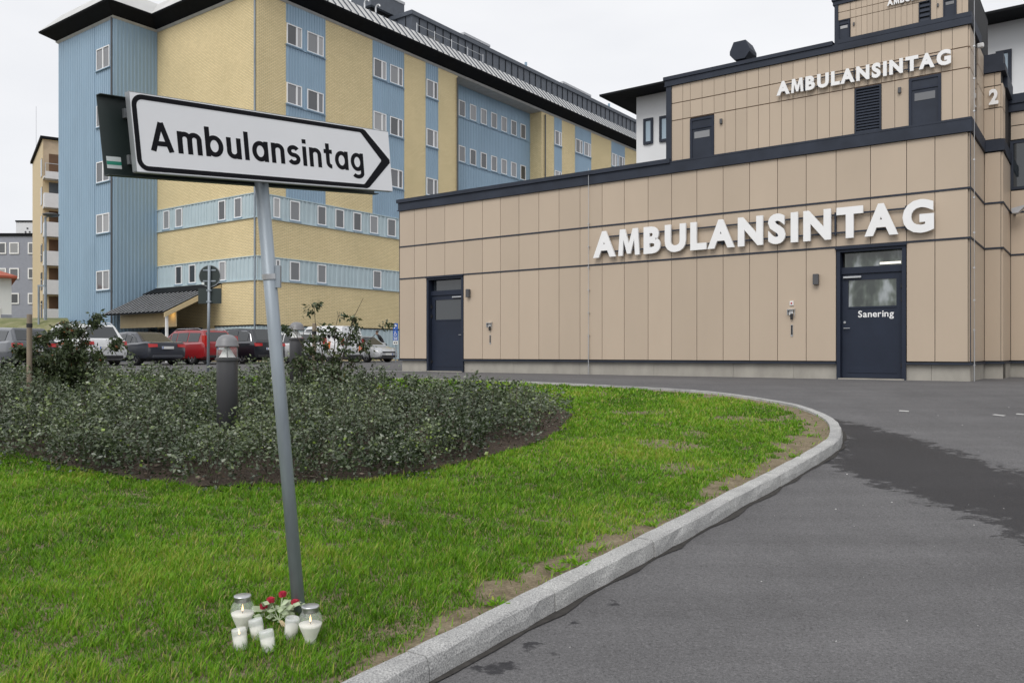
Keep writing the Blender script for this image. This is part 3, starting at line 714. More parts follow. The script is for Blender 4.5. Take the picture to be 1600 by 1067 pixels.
# brick bodies
wl = MB()
wl.box(-10.2, 0, 0, .3, .0, ZS); wl.box(-.3, 0, .3, 17.5, 0, ZS); wl.box(-.3, 0, 28.46, LEN, 0, ZS); wl.box(-REC - .3, -REC, 17.2, 28.8, 0, ZS)
wl.box(-REC, -.3, 17.2, 17.5, 0, ZS); wl.box(-REC, -.3, 28.46, 28.8, 0, ZS)
wl.box(-17.2, -16.9, 0, LEN, 0, ZS); wl.box(-16.9, -.3, LEN - .3, LEN, 0, ZS)
wl.build('wall', 'yellow_brick', hos)
tw = MB(); tw.box(TWX0, TWX1, TWY, 3.0, 0, ZS); tw.build('tower_wall', 'blue_clad', hos)
def corrugated(name, mat, fn, u0, u1, z0, z1, pitch=.235, dep=.035, jitter=0.0):
    """vertical trapezoid ribs; fn(u, d, z) -> point, d outwards"""
    us = []; u = u0
    rnd = random.Random(int(abs(u0 * 97 + z0 * 13)) + 3)
    while u < u1 - 1e-4:
        p = pitch * (1 + jitter * rnd.uniform(-.5, .5)); e = min(u + p, u1); L = e - u
        us += [(u, .006), (u + .50 * L, .006), (u + .56 * L, dep), (u + .92 * L, dep), (u + .985 * L, .006)]; u = e
    us.append((u1, .006))
    vs = [fn(a, d, z) for z in (z0, z1) for a, d in us]; n_ = len(us)
    mb = MB(); mb.add(vs, [(i_, i_ + 1, n_ + i_ + 1, n_ + i_) for i_ in range(n_ - 1)])
    o = bpy.data.objects.new(name, None)
    me = bpy.data.meshes.new(name); me.from_pydata(mb.v, [], mb.f); me.materials.append(M[mat])
    bpy.data.objects.remove(o); o = bpy.data.objects.new(name, me); COL.objects.link(o); o.parent = hos
    return o
LF = lambda u, d, z: (u, -d, z)                 # left (end) facade, y = 0
RF = lambda u, d, z: (d, u, z)                  # right (long) facade, x = 0
TF = lambda u, d, z: (u, TWY - d, z)            # tower front
TR = lambda u, d, z: (TWX1 + d, u, z)           # tower right cheek
RC = lambda u, d, z: (-REC + d, u, z)           # recess
corrugated('cladding', 'blue_clad', TR, TWY, 0, .2, ZS)
_pane = {}
def window(fn, u0, u1, z0, z1, split=.62, deep=.07, parent=None):
    """white two-light window; fn maps (u, d, z)"""
    wn_ = empty('window', (0, 0, 0), 0, parent or hos); t_ = .062
    def bx(mb, a, b_, d0, d1, c, d): 
        p = fn(a, d0, c); q = fn(b_, d1, d); mb.box(p[0], q[0], p[1], q[1], p[2], q[2])
    fr = MB()
    bx(fr, u0, u0 + t_, .008, deep, z0, z1); bx(fr, u1 - t_, u1, .008, deep, z0, z1); bx(fr, u0 + t_, u1 - t_, .008, deep, z1 - t_, z1); bx(fr, u0 + t_, u1 - t_, .008, deep, z0, z0 + t_)
    if split:
        m_ = u0 + (u1 - u0) * split; bx(fr, m_ - .06, m_ + .06, .008, deep - .01, z0 + t_, z1 - t_)
    fr.build('frame', 'win_white', wn_)
    spans = [(u0 + t_, u1 - t_)] if not split else [(u0 + t_, m_ - .06), (m_ + .06, u1 - t_)]
    for a, b_ in spans:
        p = fn(a, .012, z0 + t_); q = fn(b_, .03, z1 - t_); block('pane', 'pane', wn_, min(p[0], q[0]), max(p[0], q[0]), min(p[1], q[1]), max(p[1], q[1]), p[2], q[2])
    sl = MB(); bx(sl, u0 - .06, u1 + .06, .008, deep + .06, z0 - .06, z0 - .005); sl.build('sill', 'blue_clad', wn_)
# tower front: ribs cut round five windows
wu0, wu1 = -12.45, -10.62
tz = [(17.95, 19.35), (14.45, 15.85), (11.0, 12.35), (7.85, 9.1), (4.35, 5.6)]
corrugated('cladding', 'blue_clad', TF, TWX0, wu0, .2, ZS); corrugated('cladding', 'blue_clad', TF, wu1, TWX1, .2, ZS)
prev = ZS
for z0, z1 in tz + [(.2, .2)]:
    corrugated('cladding', 'blue_clad', TF, wu0, wu1, z1, prev); prev = z0
for z0, z1 in tz: window(TF, wu0 + .25, wu1 - .02, z0 + .04, z1 - .02, .5)
MB().tube((TWX1 - .12, TWY - .09, .5), (TWX1 - .12, TWY - .09, ZS), .055, n=8).build('downpipe', 'lamp_grey', hos)
MB().tube((-.12, -.09, .3), (-.12, -.09, ZS), .055, n=8).build('downpipe', 'galv', hos)
MB().tube((.10, 17.35, .3), (.10, 17.35, ZS - .3), .055, n=8).build('downpipe', 'lamp_grey', hos)
MB().tube((.10, 28.9, .3), (.10, 28.9, ZS - .3), .055, n=8).build('downpipe', 'lamp_grey', hos)
# pale bands of the two lower storeys (proud of the brick), plinth band, with windows in them
def band(fn, u0, u1, z0, z1, wins):
    cuts = [u0] + [c for w_ in wins for c in w_] + [u1]
    for a, b_ in zip(cuts[::2], cuts[1::2]):
        if b_ - a > .02: corrugated('band_cladding', 'pale_clad', fn, a, b_, z0, z1, .36, .045, .6)
    for a, b_ in wins:
        corrugated('band_cladding', 'pale_clad', fn, a, b_, z1 - .08, z1, .4, .03)
        window(fn, a + .01, b_ - .01, z0 + .06, z1 - .08, 0, .06)
    tr_ = MB()
    for za, zb, d in ((z0 - .07, z0, .085), (z1, z1 + .05, .07)):
        p = fn(u0, .004, za); q = fn(u1, d, zb); tr_.box(p[0], q[0], p[1], q[1], p[2], q[2])
    tr_.build('band_trim', 'pale_clad', hos)
def su(px): return (61318 / (1735 - px) - 46) / .8073         # long facade: photo column -> metres from the corner
def lu(px): return -(62192 / (px + 950) - 46) / .59           # end facade
z2a, z2b, z1a, z1b = 8.2, 9.5, 4.68, 5.95
band(LF, -10.15, -.0, z2a, z2b, [(lu(a), lu(b_)) for a, b_ in ((256, 265.5), (275, 285.5), (342, 353), (367, 378.5))])
band(LF, -10.15, -.0, z1a, z1b, [(lu(a), lu(b_)) for a, b_ in ((275, 285), (296, 306.5), (343, 353.5))])
ex = [11.9, 13.3, 15.6, 19.2, 21.0, 23.2, 25.5, 28.0, 31, 33.5, 36]
band(RF, 0.0, 45, z2a, z2b, [(su(a), su(b_)) for a, b_ in ((426, 437), (452, 468), (495, 509), (523, 537), (551, 564), (577, 590))] + [(10.2, 11.0)] + [(a, a + .95) for a in ex])
band(RF, 0.0, 45, z1a, z1b, [(su(a), su(b_)) for a, b_ in ((430, 437), (452, 468), (495, 509), (582, 595))] + [(a, a + .95) for a in ex[1::2]])
corrugated('plinth_cladding', 'pale_clad', LF, -4.0, 0, .1, 2.05, .36, .04, .5); corrugated('plinth_cladding', 'pale_clad', RF, 0, 45, .1, 2.05, .36, .04, .5)
tr = MB(); tr.box(-4, .07, -.07, -.004, 2.05, 2.12); tr.box(.004, .07, -.004, 45, 2.05, 2.12); tr.build('band_trim', 'roof_black', hos)
# blue strips of the long facade
ROWS = [18.45, 15.0, 11.55]
def strip(fn, u0, u1, wins, rows, z0=9.56, z1=ZS, wh=1.28, split=.66):
    prev = z1
    for zr in rows:
        corrugated('cladding', 'blue_clad', fn, u0, u1, zr + wh, prev, .2); prev = zr - .02
        edges = [u0] + [c for w_ in wins for c in w_] + [u1]
        for a, b_ in zip(edges[::2], edges[1::2]):
            if b_ - a > .04: corrugated('cladding', 'blue_clad', fn, a, b_, zr - .02, zr + wh, .3)
        for a, b_ in wins: window(fn, a, b_, zr + .03, zr + wh - .03, split)
        tr_ = MB(); p = fn(u0, .005, zr - .075); q = fn(u1, .085, zr - .02); tr_.box(p[0], q[0], p[1], q[1], p[2], q[2]); tr_.build('band_trim', 'blue_clad', hos)
    corrugated('cladding', 'blue_clad', fn, u0, u1, z0, prev, .2)
strip(RF, 1.97, 4.93, [(2.0, 3.1), (3.5, 4.75)], ROWS); strip(RF, 8.89, 11.82, [(8.95, 10.1), (10.45, 11.65)], ROWS); strip(RF, 14.0, 15.3, [(14.05, 15.2)], ROWS)
strip(RC, 17.5, 28.46, [(19.0 + 1.34 * k, 19.75 + 1.34 * k) for k in range(7)], ROWS, split=0)
strip(RF, 30.4, 31.6, [(30.45, 31.5)], ROWS); strip(RF, 33.8, 36.6, [(33.85, 35.0), (35.3, 36.5)], ROWS); strip(RF, 40.4, 43.1, [(40.45, 41.5), (41.8, 43.0)], ROWS); strip(RF, 46.5, 49.3, [(46.6, 47.7), (48.0, 49.2)], ROWS)
block('recess_soffit', 'soffit', hos, -REC, -.0, 17.5, 28.46, ZS - .12, ZS - .02)
# roof: sloping black eaves, steep grey seamed edge, flat top
outl = [(0, 0), (0, LEN), (-17.2, LEN), (-17.2, TWY), (-10.2, TWY), (-10.2, 0)]
def offs(poly, d):
    n_ = len(poly); res = []
    for i_ in range(n_):
        a = Vector(poly[i_ - 1]); p = Vector(poly[i_]); c = Vector(poly[(i_ + 1) % n_])
        e1 = (p - a).normalized(); e2 = (c - p).normalized(); n1 = Vector((e1.y, -e1.x)); n2_ = Vector((e2.y, -e2.x))
        res.append(tuple(p + (n1 + n2_) * d))
    return res
area = sum(outl[i_ - 1][0] * outl[i_][1] - outl[i_][0] * outl[i_ - 1][1] for i_ in range(len(outl)))
sg = 1 if area > 0 else -1
def ring(name, mat, a, za, b_, zb):
    n_ = len(a); mb = MB(); mb.add([(x, y, za) for x, y in a] + [(x, y, zb) for x, y in b_], [(i_, (i_ + 1) % n_, n_ + (i_ + 1) % n_, n_ + i_) for i_ in range(n_)]); mb.build(name, mat, hos)
o1 = offs(outl, sg * .85)
o1b = offs(outl, sg * .89)
ring('eave_trim', 'soffit', offs(outl, sg * .03), ZS - .12, offs(outl, sg * .16), ZS + .0)
ring('eave', 'roof_black', offs(outl, sg * .0), ZS - .02, o1, ZS + .50)
ring('gutter', 'roof_black', o1, ZS + .50, o1b, ZS + .60)
o3 = offs(outl, -sg * .15)
ring('roof_edge', 'roof_grey', o1b, ZS + .60, o3, ZS + 1.80)
bm = bmesh.new(); bm.faces.new([bm.verts.new((x, y, ZS + 1.80)) for x, y in o3]); me = bpy.data.meshes.new('roof'); bm.to_mesh(me); bm.free(); me.materials.append(M['roof_grey'])
o = bpy.data.objects.new('roof', me); COL.objects.link(o); o.parent = hos
seam = MB().box(-.5, .5, -.03, .03, 0, .06).mesh('seam', 'penthouse')
ea, eb = Vector((.89, 0, ZS + .60)), Vector((-.15, 0, ZS + 1.80)); dd = eb - ea
for k in range(110):
    yy = -.6 + k * .62
    if yy > 62: break
    o = bpy.data.objects.new('roof_seam', seam); COL.objects.link(o); o.parent = hos
    o.location = (ea + dd * .5) + Vector((0, yy, 0)); o.rotation_euler = (0, math.atan2(dd.z, -dd.x), 0); o.scale = (dd.length, 1, 1)
# penthouse and plant boxes on the roof
ph = empty('penthouse', (0, 0, 0), 0, hos)
MB().box(-9, -3, 15.8, LEN - 2, 22.5, 25.5).build('wall', 'penthouse', ph)
MB().box(-9.15, -2.85, 15.65, LEN - 1.9, 25.502, 25.8).build('coping', 'penthouse', ph)
sm_ = MB().box(0, .05, -.02, .02, 0, 2.95).mesh('seam', 'roof_black')
for k in range(60):
    o = bpy.data.objects.new('panel_seam', sm_); COL.objects.link(o); o.parent = ph; o.location = (-3.0, 16.6 + k * .9, 22.53)
for k in range(6):
    o = bpy.data.objects.new('panel_seam', sm_); COL.objects.link(o); o.parent = ph; o.location = (-3.6 - k * .9, 15.8, 22.53); o.rotation_euler = (0, 0, -math.pi / 2)
MB().box(-3.02, -2.97, 17.6, 18.9, 23.4, 24.6).build('window', 'dark_pane', ph)
for a, b_, xw in ((13.6, 17.1, 2.1), (24.3, 27.8, 2.1), (39.7, 45, 2.1)):
    bxx = empty('plant_box', (0, 0, 0), 0, hos)
    MB().box(-5 - xw + .3, -5.3, a + .3, b_ - .3, 22.6, 26.1).build('base', 'roof_black', bxx)
    MB().box(-5 - xw, -5, a, b_, 26.0, 27.15).build('housing', 'penthouse', bxx)
    MB().box(-5 - xw - .04, -4.96, a - .04, b_ + .04, 27.152, 27.35).build('cap', 'penthouse_cap', bxx)
rl = empty('roof_railing', (0, 0, 0), 0, hos)
for k in range(5): MB().tube((-1.2, 14.4 + 1.9 * k, 23.0), (-1.2, 14.4 + 1.9 * k, 24.0), .035, n=6).build('post', 'steel', rl)
MB().tube((-1.2, 14.4, 23.9), (-1.2, 22, 23.9), .015, n=6).build('wire', 'steel', rl)
hk = empty('vent_pipe', (0, 0, 0), 0, hos)
for yy in (12.2, 13.3):
    pts = [(-4.2, yy, 23.0), (-4.2, yy, 25.4)] + [(-4.2 + .22 * (1 - math.cos(a_)), yy, 25.4 + .22 * math.sin(a_)) for a_ in (.6, 1.2, 1.8, 2.4, 3.0)]
    MB().path(pts, .06, 8).build('pipe', 'steel', hk)
for yy in (31, 46, 57):
    MB().tube((-3.4, yy, 25.8), (-3.4, yy, 26.4), .12, n=10).build('flue', 'blue_clad', hos)
MB().tube((-7, 13.2, 26.1), (-7, 13.2, 30), .02, n=5).build('antenna', 'steel', hos)
# entrance canopy in the corner by the tower
cn = empty('entrance_canopy', (0, 0, 0), 0, hos)
xa, xb, yl, zt_, zl = -10.05, -3.4, -3.6, 4.62, 2.82
MB().add([(xa, 0, zt_), (xb, 0, zt_), (xb, yl, zl), (xa, yl, zl), (xa, 0, zt_ - .1), (xb, 0, zt_ - .1), (xb, yl, zl - .1), (xa, yl, zl - .1)],
         [(0, 1, 2, 3), (7, 6, 5, 4), (0, 4, 5, 1), (1, 5, 6, 2), (2, 6, 7, 3), (3, 7, 4, 0)]).build('roof', 'roof_black', cn)
sl_ = Vector((0, yl, zl - zt_)); ang = math.atan2(sl_.z, sl_.y)
sm2 = MB().box(-.025, .025, -.5, .5, -.05, .022).mesh('seam', 'penthouse_cap')
for k in range(15):
    o = bpy.data.objects.new('roof_seam', sm2); COL.objects.link(o); o.parent = cn
    o.location = (xa + .25 + k * .45, yl / 2, (zt_ + zl) / 2); o.scale = (1, sl_.length, 1); o.rotation_euler = (math.atan2(zl - zt_, yl) + math.pi, 0, 0)
MB().add([(xa - .1, -.02, zt_ + .02), (xb + .05, -.02, zt_ + .02), (xb + .05, -1.0, zt_ - .44), (xa - .1, -1.0, zt_ - .44), (xa - .1, -.02, zt_ - .2), (xb + .05, -.02, zt_ - .2), (xb + .05, -1.0, zt_ - .52), (xa - .1, -1.0, zt_ - .52)],
         [(0, 1, 2, 3), (7, 6, 5, 4), (0, 4, 5, 1), (1, 5, 6, 2), (2, 6, 7, 3), (3, 7, 4, 0)]).build('upper_flashing', 'roof_black', cn)
MB().add([(xb + .002, -.05, zt_ - .42), (xb + .002, -.05, zt_ - .08), (xb + .002, yl, zl - .08), (xb + .002, yl, zl - .34), (xb + .06, -.05, zt_ - .42), (xb + .06, -.05, zt_ - .08), (xb + .06, yl, zl - .08), (xb + .06, yl, zl - .34)],
         [(0, 1, 2, 3), (7, 6, 5, 4), (0, 4, 5, 1), (1, 5, 6, 2), (2, 6, 7, 3), (3, 7, 4, 0)]).build('verge_board', 'beige_board', cn)
for k in range(3): MB().box(xa + .2 + 2 * k, xa + 2.19 + 2 * k, -2.6, -2.54, 2.0, 2.95).build('bulkhead_board', 'beige_board', cn)
MB().box(xb - .35, xb - .23, yl + .28, yl + .40, 0, zl - .1).build('column', 'white_plastic', cn)
MB().box(xa + .2, -4.2, -.8, -.7, 0, 2.0).build('glass_front', 'dark_pane', cn)
for k in range(6): MB().box(xa + .4 + k * 1.0, xa + .48 + k * 1.0, -.9, -.801, 0, 2.0).build('mullion', 'lamp_grey', cn)
MB().lathe([(.0, 0), (.1, 0), (.1, .05), (0, .05)], 12, (xb - .75, -2.9, 2.78)).build('lamp', 'warm_lamp', cn)
ll = bpy.data.lights.new('canopy_lamp', 'POINT'); ll.energy = 3.5; ll.color = (1, .65, .25); ll.shadow_soft_size = .08
lo_ = bpy.data.objects.new('canopy_lamp', ll); COL.objects.link(lo_); lo_.parent = cn; lo_.location = (xb - .75, -2.9, 2.65)

# ------------------------------------------------------------------ far buildings on the bank to the left
bx_ = np.array([-140, -60, -45, -36, -31, -27.5, -25.3]); by_ = np.array([41.0, 43, 45, 47, 48.5, 50, 60, 80, 120, 200])
bzv = np.array([-.05, .25, .9, 1.8, 2.4, 2.65, 2.9, 3.2, 3.6, 4.5])
GX, GY = np.meshgrid(bx_, by_); Vb = np.column_stack([GX.ravel() - np.maximum(GY.ravel() - 47, 0) * .62, GY.ravel(), np.repeat(bzv, len(bx_))])
idx = np.arange(len(Vb)).reshape(len(by_), len(bx_)); Fq = np.stack([idx[:-1, :-1], idx[:-1, 1:], idx[1:, 1:], idx[1:, :-1]], -1).reshape(-1, 4)
tag(from_np('bank', Vb, Fq, 'bank_grass'), 'dry grassy gravel bank behind the parked cars', kind='structure')

A0 = Vector((-43.0, 75.0, 0)); apt = tag(empty('apartment_building', A0, math.atan2(.562, .827)), 'tall yellow apartment block with white balconies beside the blue tower', 'building')
AH = 20.1
MB().box(0, 14, 0, 12.0, 2, AH).build('wall', 'apartment_yellow', apt)
MB().box(.05, 14, -.012, -.002, AH - 3.6, AH - .1).build('stained_wall', 'apartment_stain', apt)
MB().add([(-.2, -.2, AH + .02), (14.2, -.2, AH + .02), (14.2, 12.2, AH + .02), (-.2, 12.2, AH + .02), (-.2, -.2, AH + .25), (14.2, -.2, AH + .25), (14.2, 12.2, AH + .25), (-.2, 12.2, AH + .25)],
         [(3, 2, 1, 0), (4, 5, 6, 7), (0, 1, 5, 4), (1, 2, 6, 5), (2, 3, 7, 6), (3, 0, 4, 7)]).build('roof', 'roof_black', apt)
for k in range(6):
    zb_ = 3.4 + k * 2.62; bal = empty('balcony', (0, 0, 0), 0, apt)
    MB().box(.0, 6, -1.3, -.02, zb_ - .14, zb_).build('slab', 'balcony_white', bal)
    if k < 5:
        MB().box(.1, 6, -1.36, -1.28, zb_ - .2, zb_ + 1.1).build('parapet', 'balcony_white', bal); MB().box(.02, .1, -1.36, -.02, zb_ - .2, zb_ + 1.1).build('parapet', 'balcony_white', bal)
    else:
        MB().box(.1, 6, -1.34, -1.30, zb_ - .2, zb_ + .45).build('parapet', 'balcony_white', bal)
        for q in range(5): MB().tube((.12 + q * 1.3, -1.32, zb_ + .45), (.12 + q * 1.3, -1.32, zb_ + 1.15), .03, n=5).build('post', 'steel', bal)
        MB().tube((.1, -1.32, zb_ + 1.15), (6, -1.32, zb_ + 1.15), .03, n=5).build('handrail', 'steel', bal)
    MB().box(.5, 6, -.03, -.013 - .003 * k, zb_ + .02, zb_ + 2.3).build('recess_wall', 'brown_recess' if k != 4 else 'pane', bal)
    MB().box(-.05, -.005, .3, 1.6, zb_ + .3, zb_ + 1.9).build('side_window', 'dark_pane', bal)
MB().tube((.3, 11.6, AH), (.3, 11.6, 26.0), .022, n=5).build('antenna', 'steel', apt)

def flat_building(name, label, x0, x1, y0, dep, z0, z1, mat):
    b_ = tag(empty(name, (0, 0, 0)), label, 'building'); MB().box(x0, x1, y0, y0 + dep, z0, z1).build('wall', mat, b_)
    MB().box(x0 - .15, x1 + .15, y0 - .15, y0 + dep, z1 + .01, z1 + .3).build('roof', 'roof_black', b_); return b_
YB = 90.0
xof = lambda px, y: (px - CX) / F * y
zof = lambda py, y: EYE + (HY - py) / F * y
gb_ = flat_building('office_building', 'grey rendered three storey office block with white framed windows', -75, xof(53.5, YB) , YB, 12, 2, zof(369, YB), 'grey_render')
def face_window(b_, px0, px1, py0, py1, y, fm='win_white', pm='pane', t_=.12):
    x0, x1, z1, z0 = xof(px0, y), xof(px1, y), zof(py0, y), zof(py1, y); wn_ = empty('window', (0, 0, 0), 0, b_)
    fr = MB(); fr.box(x0, x0 + t_, y - .08, y - .002, z0, z1); fr.box(x1 - t_, x1, y - .08, y - .002, z0, z1); fr.box(x0 + t_, x1 - t_, y - .08, y - .002, z1 - t_, z1); fr.box(x0 + t_, x1 - t_, y - .1, y - .002, z0, z0 + t_)
    fr.build('frame', fm, wn_); block('pane', pm, wn_, x0 + t_, x1 - t_, y - .05, y - .003, z0 + t_, z1 - t_)
for r_, (a, b_) in enumerate(((379, 397), (419, 436), (458, 475))):
    for c0, c1 in ((-24, -12), (-6, 10), (15, 30), (44, 53)): face_window(gb_, c0, c1, a, b_, YB)
rb = empty('stair_house', (0, 0, 0), 0, gb_)
MB().box(xof(25, 96), xof(60, 96), 96, 101, zof(372, YB) , zof(347, 96)).build('wall', 'white_render', rb)
MB().box(xof(24.5, 96), xof(60.5, 96), 95.9, 101, zof(347, 96) + .01, zof(346, 96) + .1).build('roof', 'roof_black', rb)
for px, py in ((43, 357), (40, 362.5), (46.5, 362.5)): block('window', 'dark_pane', rb, xof(px, 96) - .09, xof(px, 96) + .09, 95.95, 95.99, zof(py, 96) - .09, zof(py, 96) + .09)
YC = 62.0
hs = tag(empty('small_house', (xof(18, YC), YC, 0), math.radians(34)), 'small white house with red roof at the left edge', 'house')
zw, zr_ = zof(432, YC), zof(420, YC) + .4
MB().box(-13, 0, 0, 7, 2.6, zw).build('wall', 'white_render', hs)
MB().box(-13, .02, -.03, -.003, 2.6, 3.4).build('plinth', 'grey_render', hs)
MB().add([(-13.6, -.6, zw), (.35, -.6, zw), (-1.6, 3.5, zr_), (-13.6, 3.5, zr_), (-13.6, 7.6, zw), (.35, 7.6, zw), (-13.6, -.6, zw - .16), (.35, -.6, zw - .16), (.35, 7.6, zw - .16), (-13.6, 7.6, zw - .16)],
         [(0, 1, 2, 3), (3, 2, 5, 4), (0, 6, 7, 1), (1, 7, 8, 5), (1, 5, 2), (6, 9, 8, 7), (0, 3, 4), (0, 4, 9, 6)]).build('roof', 'red_roof', hs)
wn_ = empty('window', (0, 0, 0), 0, hs); MB().box(-1.3, -.7, -.05, -.002, 3.0, 3.9).build('frame', 'win_white', wn_); MB().box(-1.24, -.76, -.06, -.051, 3.06, 3.84).build('pane', 'dark_pane', wn_)

# ------------------------------------------------------------------ lamp posts and signs on the lot
lp = tag(empty('street_lamp', (xof(71, 49), 49, 2.5)), 'tall pale lamp post with flat dark disc head before the apartment block', 'street lamp')
MB().tube((0, 0, -.2), (0, 0, 6.15), .09, .06, 10).build('pole', 'galv', lp)
MB().lathe([(.05, 6.12), (.42, 6.22), (.47, 6.30), (.30, 6.36), (.0, 6.38)], 20, (.33, 0, 0)).build('lamp_head', 'lamp_grey', lp, True)
MB().tube((0, 0, 6.1), (.33, 0, 6.25), .035, n=6).build('arm', 'galv', lp)
lp2 = tag(empty('short_post', (xof(60.5, 48), 48, 2.3)), 'short grey post with a small bracket arm left of the tall lamp post', 'post')
MB().tube((0, 0, -.2), (0, 0, 2.1), .06, n=8).build('pole', 'galv', lp2); MB().box(-.05, .38, -.05, .05, 2.1, 2.2).build('arm', 'galv', lp2)

ts = tag(empty('traffic_sign', (xof(325, 22.5), 22.5, gz(22.5))), 'round traffic sign seen from its dark green back above a small plate', 'sign')
MB().tube((.0, 0, -.1), (.035, 0, 2.93), .038, n=12).build('pole', 'galv', ts, True)
MB().tube((.03, .05, 2.64), (.03, .062, 2.64), .295, n=40).build('disc', 'sign_back', ts)
MB().lathe([(.285, 0), (.30, 0), (.30, .03), (.285, .03), (.285, 0)], 40).build('rim', 'sign_edge', ts).matrix_local = Matrix.Translation((.03, .075, 2.64)) @ Matrix.Rotation(math.pi / 2, 4, 'X')
MB().box(-.29, .35, .05, .065, 1.88, 2.30).build('plate', 'sign_back', ts)
for z in (2.50, 2.80): MB().box(-.15, .2, .03, .049, z - .018, z + .018).build('clamp', 'galv', ts)
for z in (2.24, 1.93): MB().box(-.03, .09, -.045, .049, z - .02, z + .02).build('clamp', 'galv', ts)
MB().box(-.19, -.12, .040, .0495, 2.40, 2.47).build('sticker', 'sticker_white', ts)

ps = tag(empty('parking_sign', (xof(618, 45), 45, 0), RZ * .3), 'blue parking and disabled sign plates stacked on a thin post', 'sign')
MB().tube((0, .04, -.1), (0, .04, 2.2), .03, n=8).build('pole', 'galv', ps)
for nm, z0, z1, mt in (('parking_plate', 1.80, 2.14, 'sign_blue'), ('wheelchair_plate', 1.42, 1.77, 'sign_blue'), ('text_plate', 1.20, 1.39, 'sign_blue'), ('arrow_plate', .98, 1.17, 'plate_white')):
    pl_ = MB().box(-.14, .14, -.01, .005, z0, z1).build(nm, mt, ps)
    if nm == 'parking_plate': word(pl_, 'P', -.075, .14, 1.86, .22, -.012, .004, .03, 0)
    if nm == 'wheelchair_plate':
        mb = MB(); mb.tube((-.02, -.013, 1.70), (-.02, -.016, 1.70), .022, n=10); mb.box(-.035, -.01, -.016, -.013, 1.56, 1.67); mb.box(-.01, .06, -.016, -.013, 1.58, 1.60); mb.box(.05, .07, -.016, -.013, 1.48, 1.59)
        for a_ in range(10): 
            t0 = 2.2 + a_ * .42; mb.box(-.01 + .07 * math.cos(t0) - .012, -.01 + .07 * math.cos(t0) + .012, -.016, -.013, 1.53 + .07 * math.sin(t0) - .012, 1.53 + .07 * math.sin(t0) + .012)
        mb.build('symbol', 'letter_white', pl_)['kind'] = 'stuff'
    if nm == 'text_plate':
        for q in range(3): MB().box(-.1, .1, -.014, -.0105, 1.24 + q * .05, 1.26 + q * .05).build('print_line', 'letter_white', pl_)
    if nm == 'arrow_plate':
        MB().prism([(-.11, 0), (-.06, -.05), (-.06, -.02), (-.01, -.02), (-.01, .02), (-.06, .02), (-.06, .05)], lambda u, v, t_: (u, t_, 1.075 + v), -.0135, -.0105).build('arrow', 'sign_black', pl_)
        MB().prism([(.11, 0), (.06, .05), (.06, .02), (.01, .02), (.01, -.02), (.06, -.02), (.06, -.05)], lambda u, v, t_: (u, t_, 1.075 + v), -.0135, -.0105).build('arrow', 'sign_black', pl_)

# ------------------------------------------------------------------ cars
def loft(secs, close=True):
    n_ = len(secs[0]); mb = MB(); vs = [p for s_ in secs for p in s_]; fs = []
    for k in range(len(secs) - 1):
        for c in range(n_): fs.append((k * n_ + c, k * n_ + (c + 1) % n_, (k + 1) * n_ + (c + 1) % n_, (k + 1) * n_ + c))
    fs += [tuple(range(n_ - 1, -1, -1)), tuple((len(secs) - 1) * n_ + c for c in range(n_))]
    return mb.add(vs, fs)
CARS = {
 # L, W, H, belt, tail height, hood, roof from..to, rear glass foot, screen foot, wheel radius
 'hatch': dict(L=4.25, W=1.79, H=1.47, belt=.95, tail=.98, hood=.86, r0=-1.55, r1=.35, g0=-2.02, g1=1.15, R=.32),
 'suv': dict(L=4.75, W=1.90, H=1.68, belt=1.05, tail=1.08, hood=1.02, r0=-1.80, r1=.45, g0=-2.24, g1=1.25, R=.36),
 'sedan': dict(L=4.70, W=1.83, H=1.43, belt=.94, tail=1.00, hood=.86, r0=-.95, r1=.40, g0=-1.75, g1=1.25, R=.33),
 'wagon': dict(L=4.72, W=1.86, H=1.55, belt=.98, tail=1.00, hood=.90, r0=-1.85, r1=.40, g0=-2.22, g1=1.25, R=.33),
 'van': dict(L=4.40, W=1.80, H=1.95, belt=1.12, tail=1.14, hood=1.05, r0=-2.02, r1=.70, g0=-2.14, g1=1.45, R=.32),
}
def bool_cut(o, cyls):
    cut = MB()
    for c in cyls: cut.tube(*c, n=28)
    cme = cut.mesh('cutter', None); co = bpy.data.objects.new('cutter', cme); COL.objects.link(co)
    md = o.modifiers.new('arch', 'BOOLEAN'); md.operation = 'DIFFERENCE'; md.object = co; md.solver = 'EXACT'
    bpy.context.view_layer.update()
    me = bpy.data.meshes.new_from_object(o.evaluated_get(bpy.context.evaluated_depsgraph_get()))
    o.modifiers.clear(); o.data = me; bpy.data.objects.remove(co); bpy.data.meshes.remove(cme)
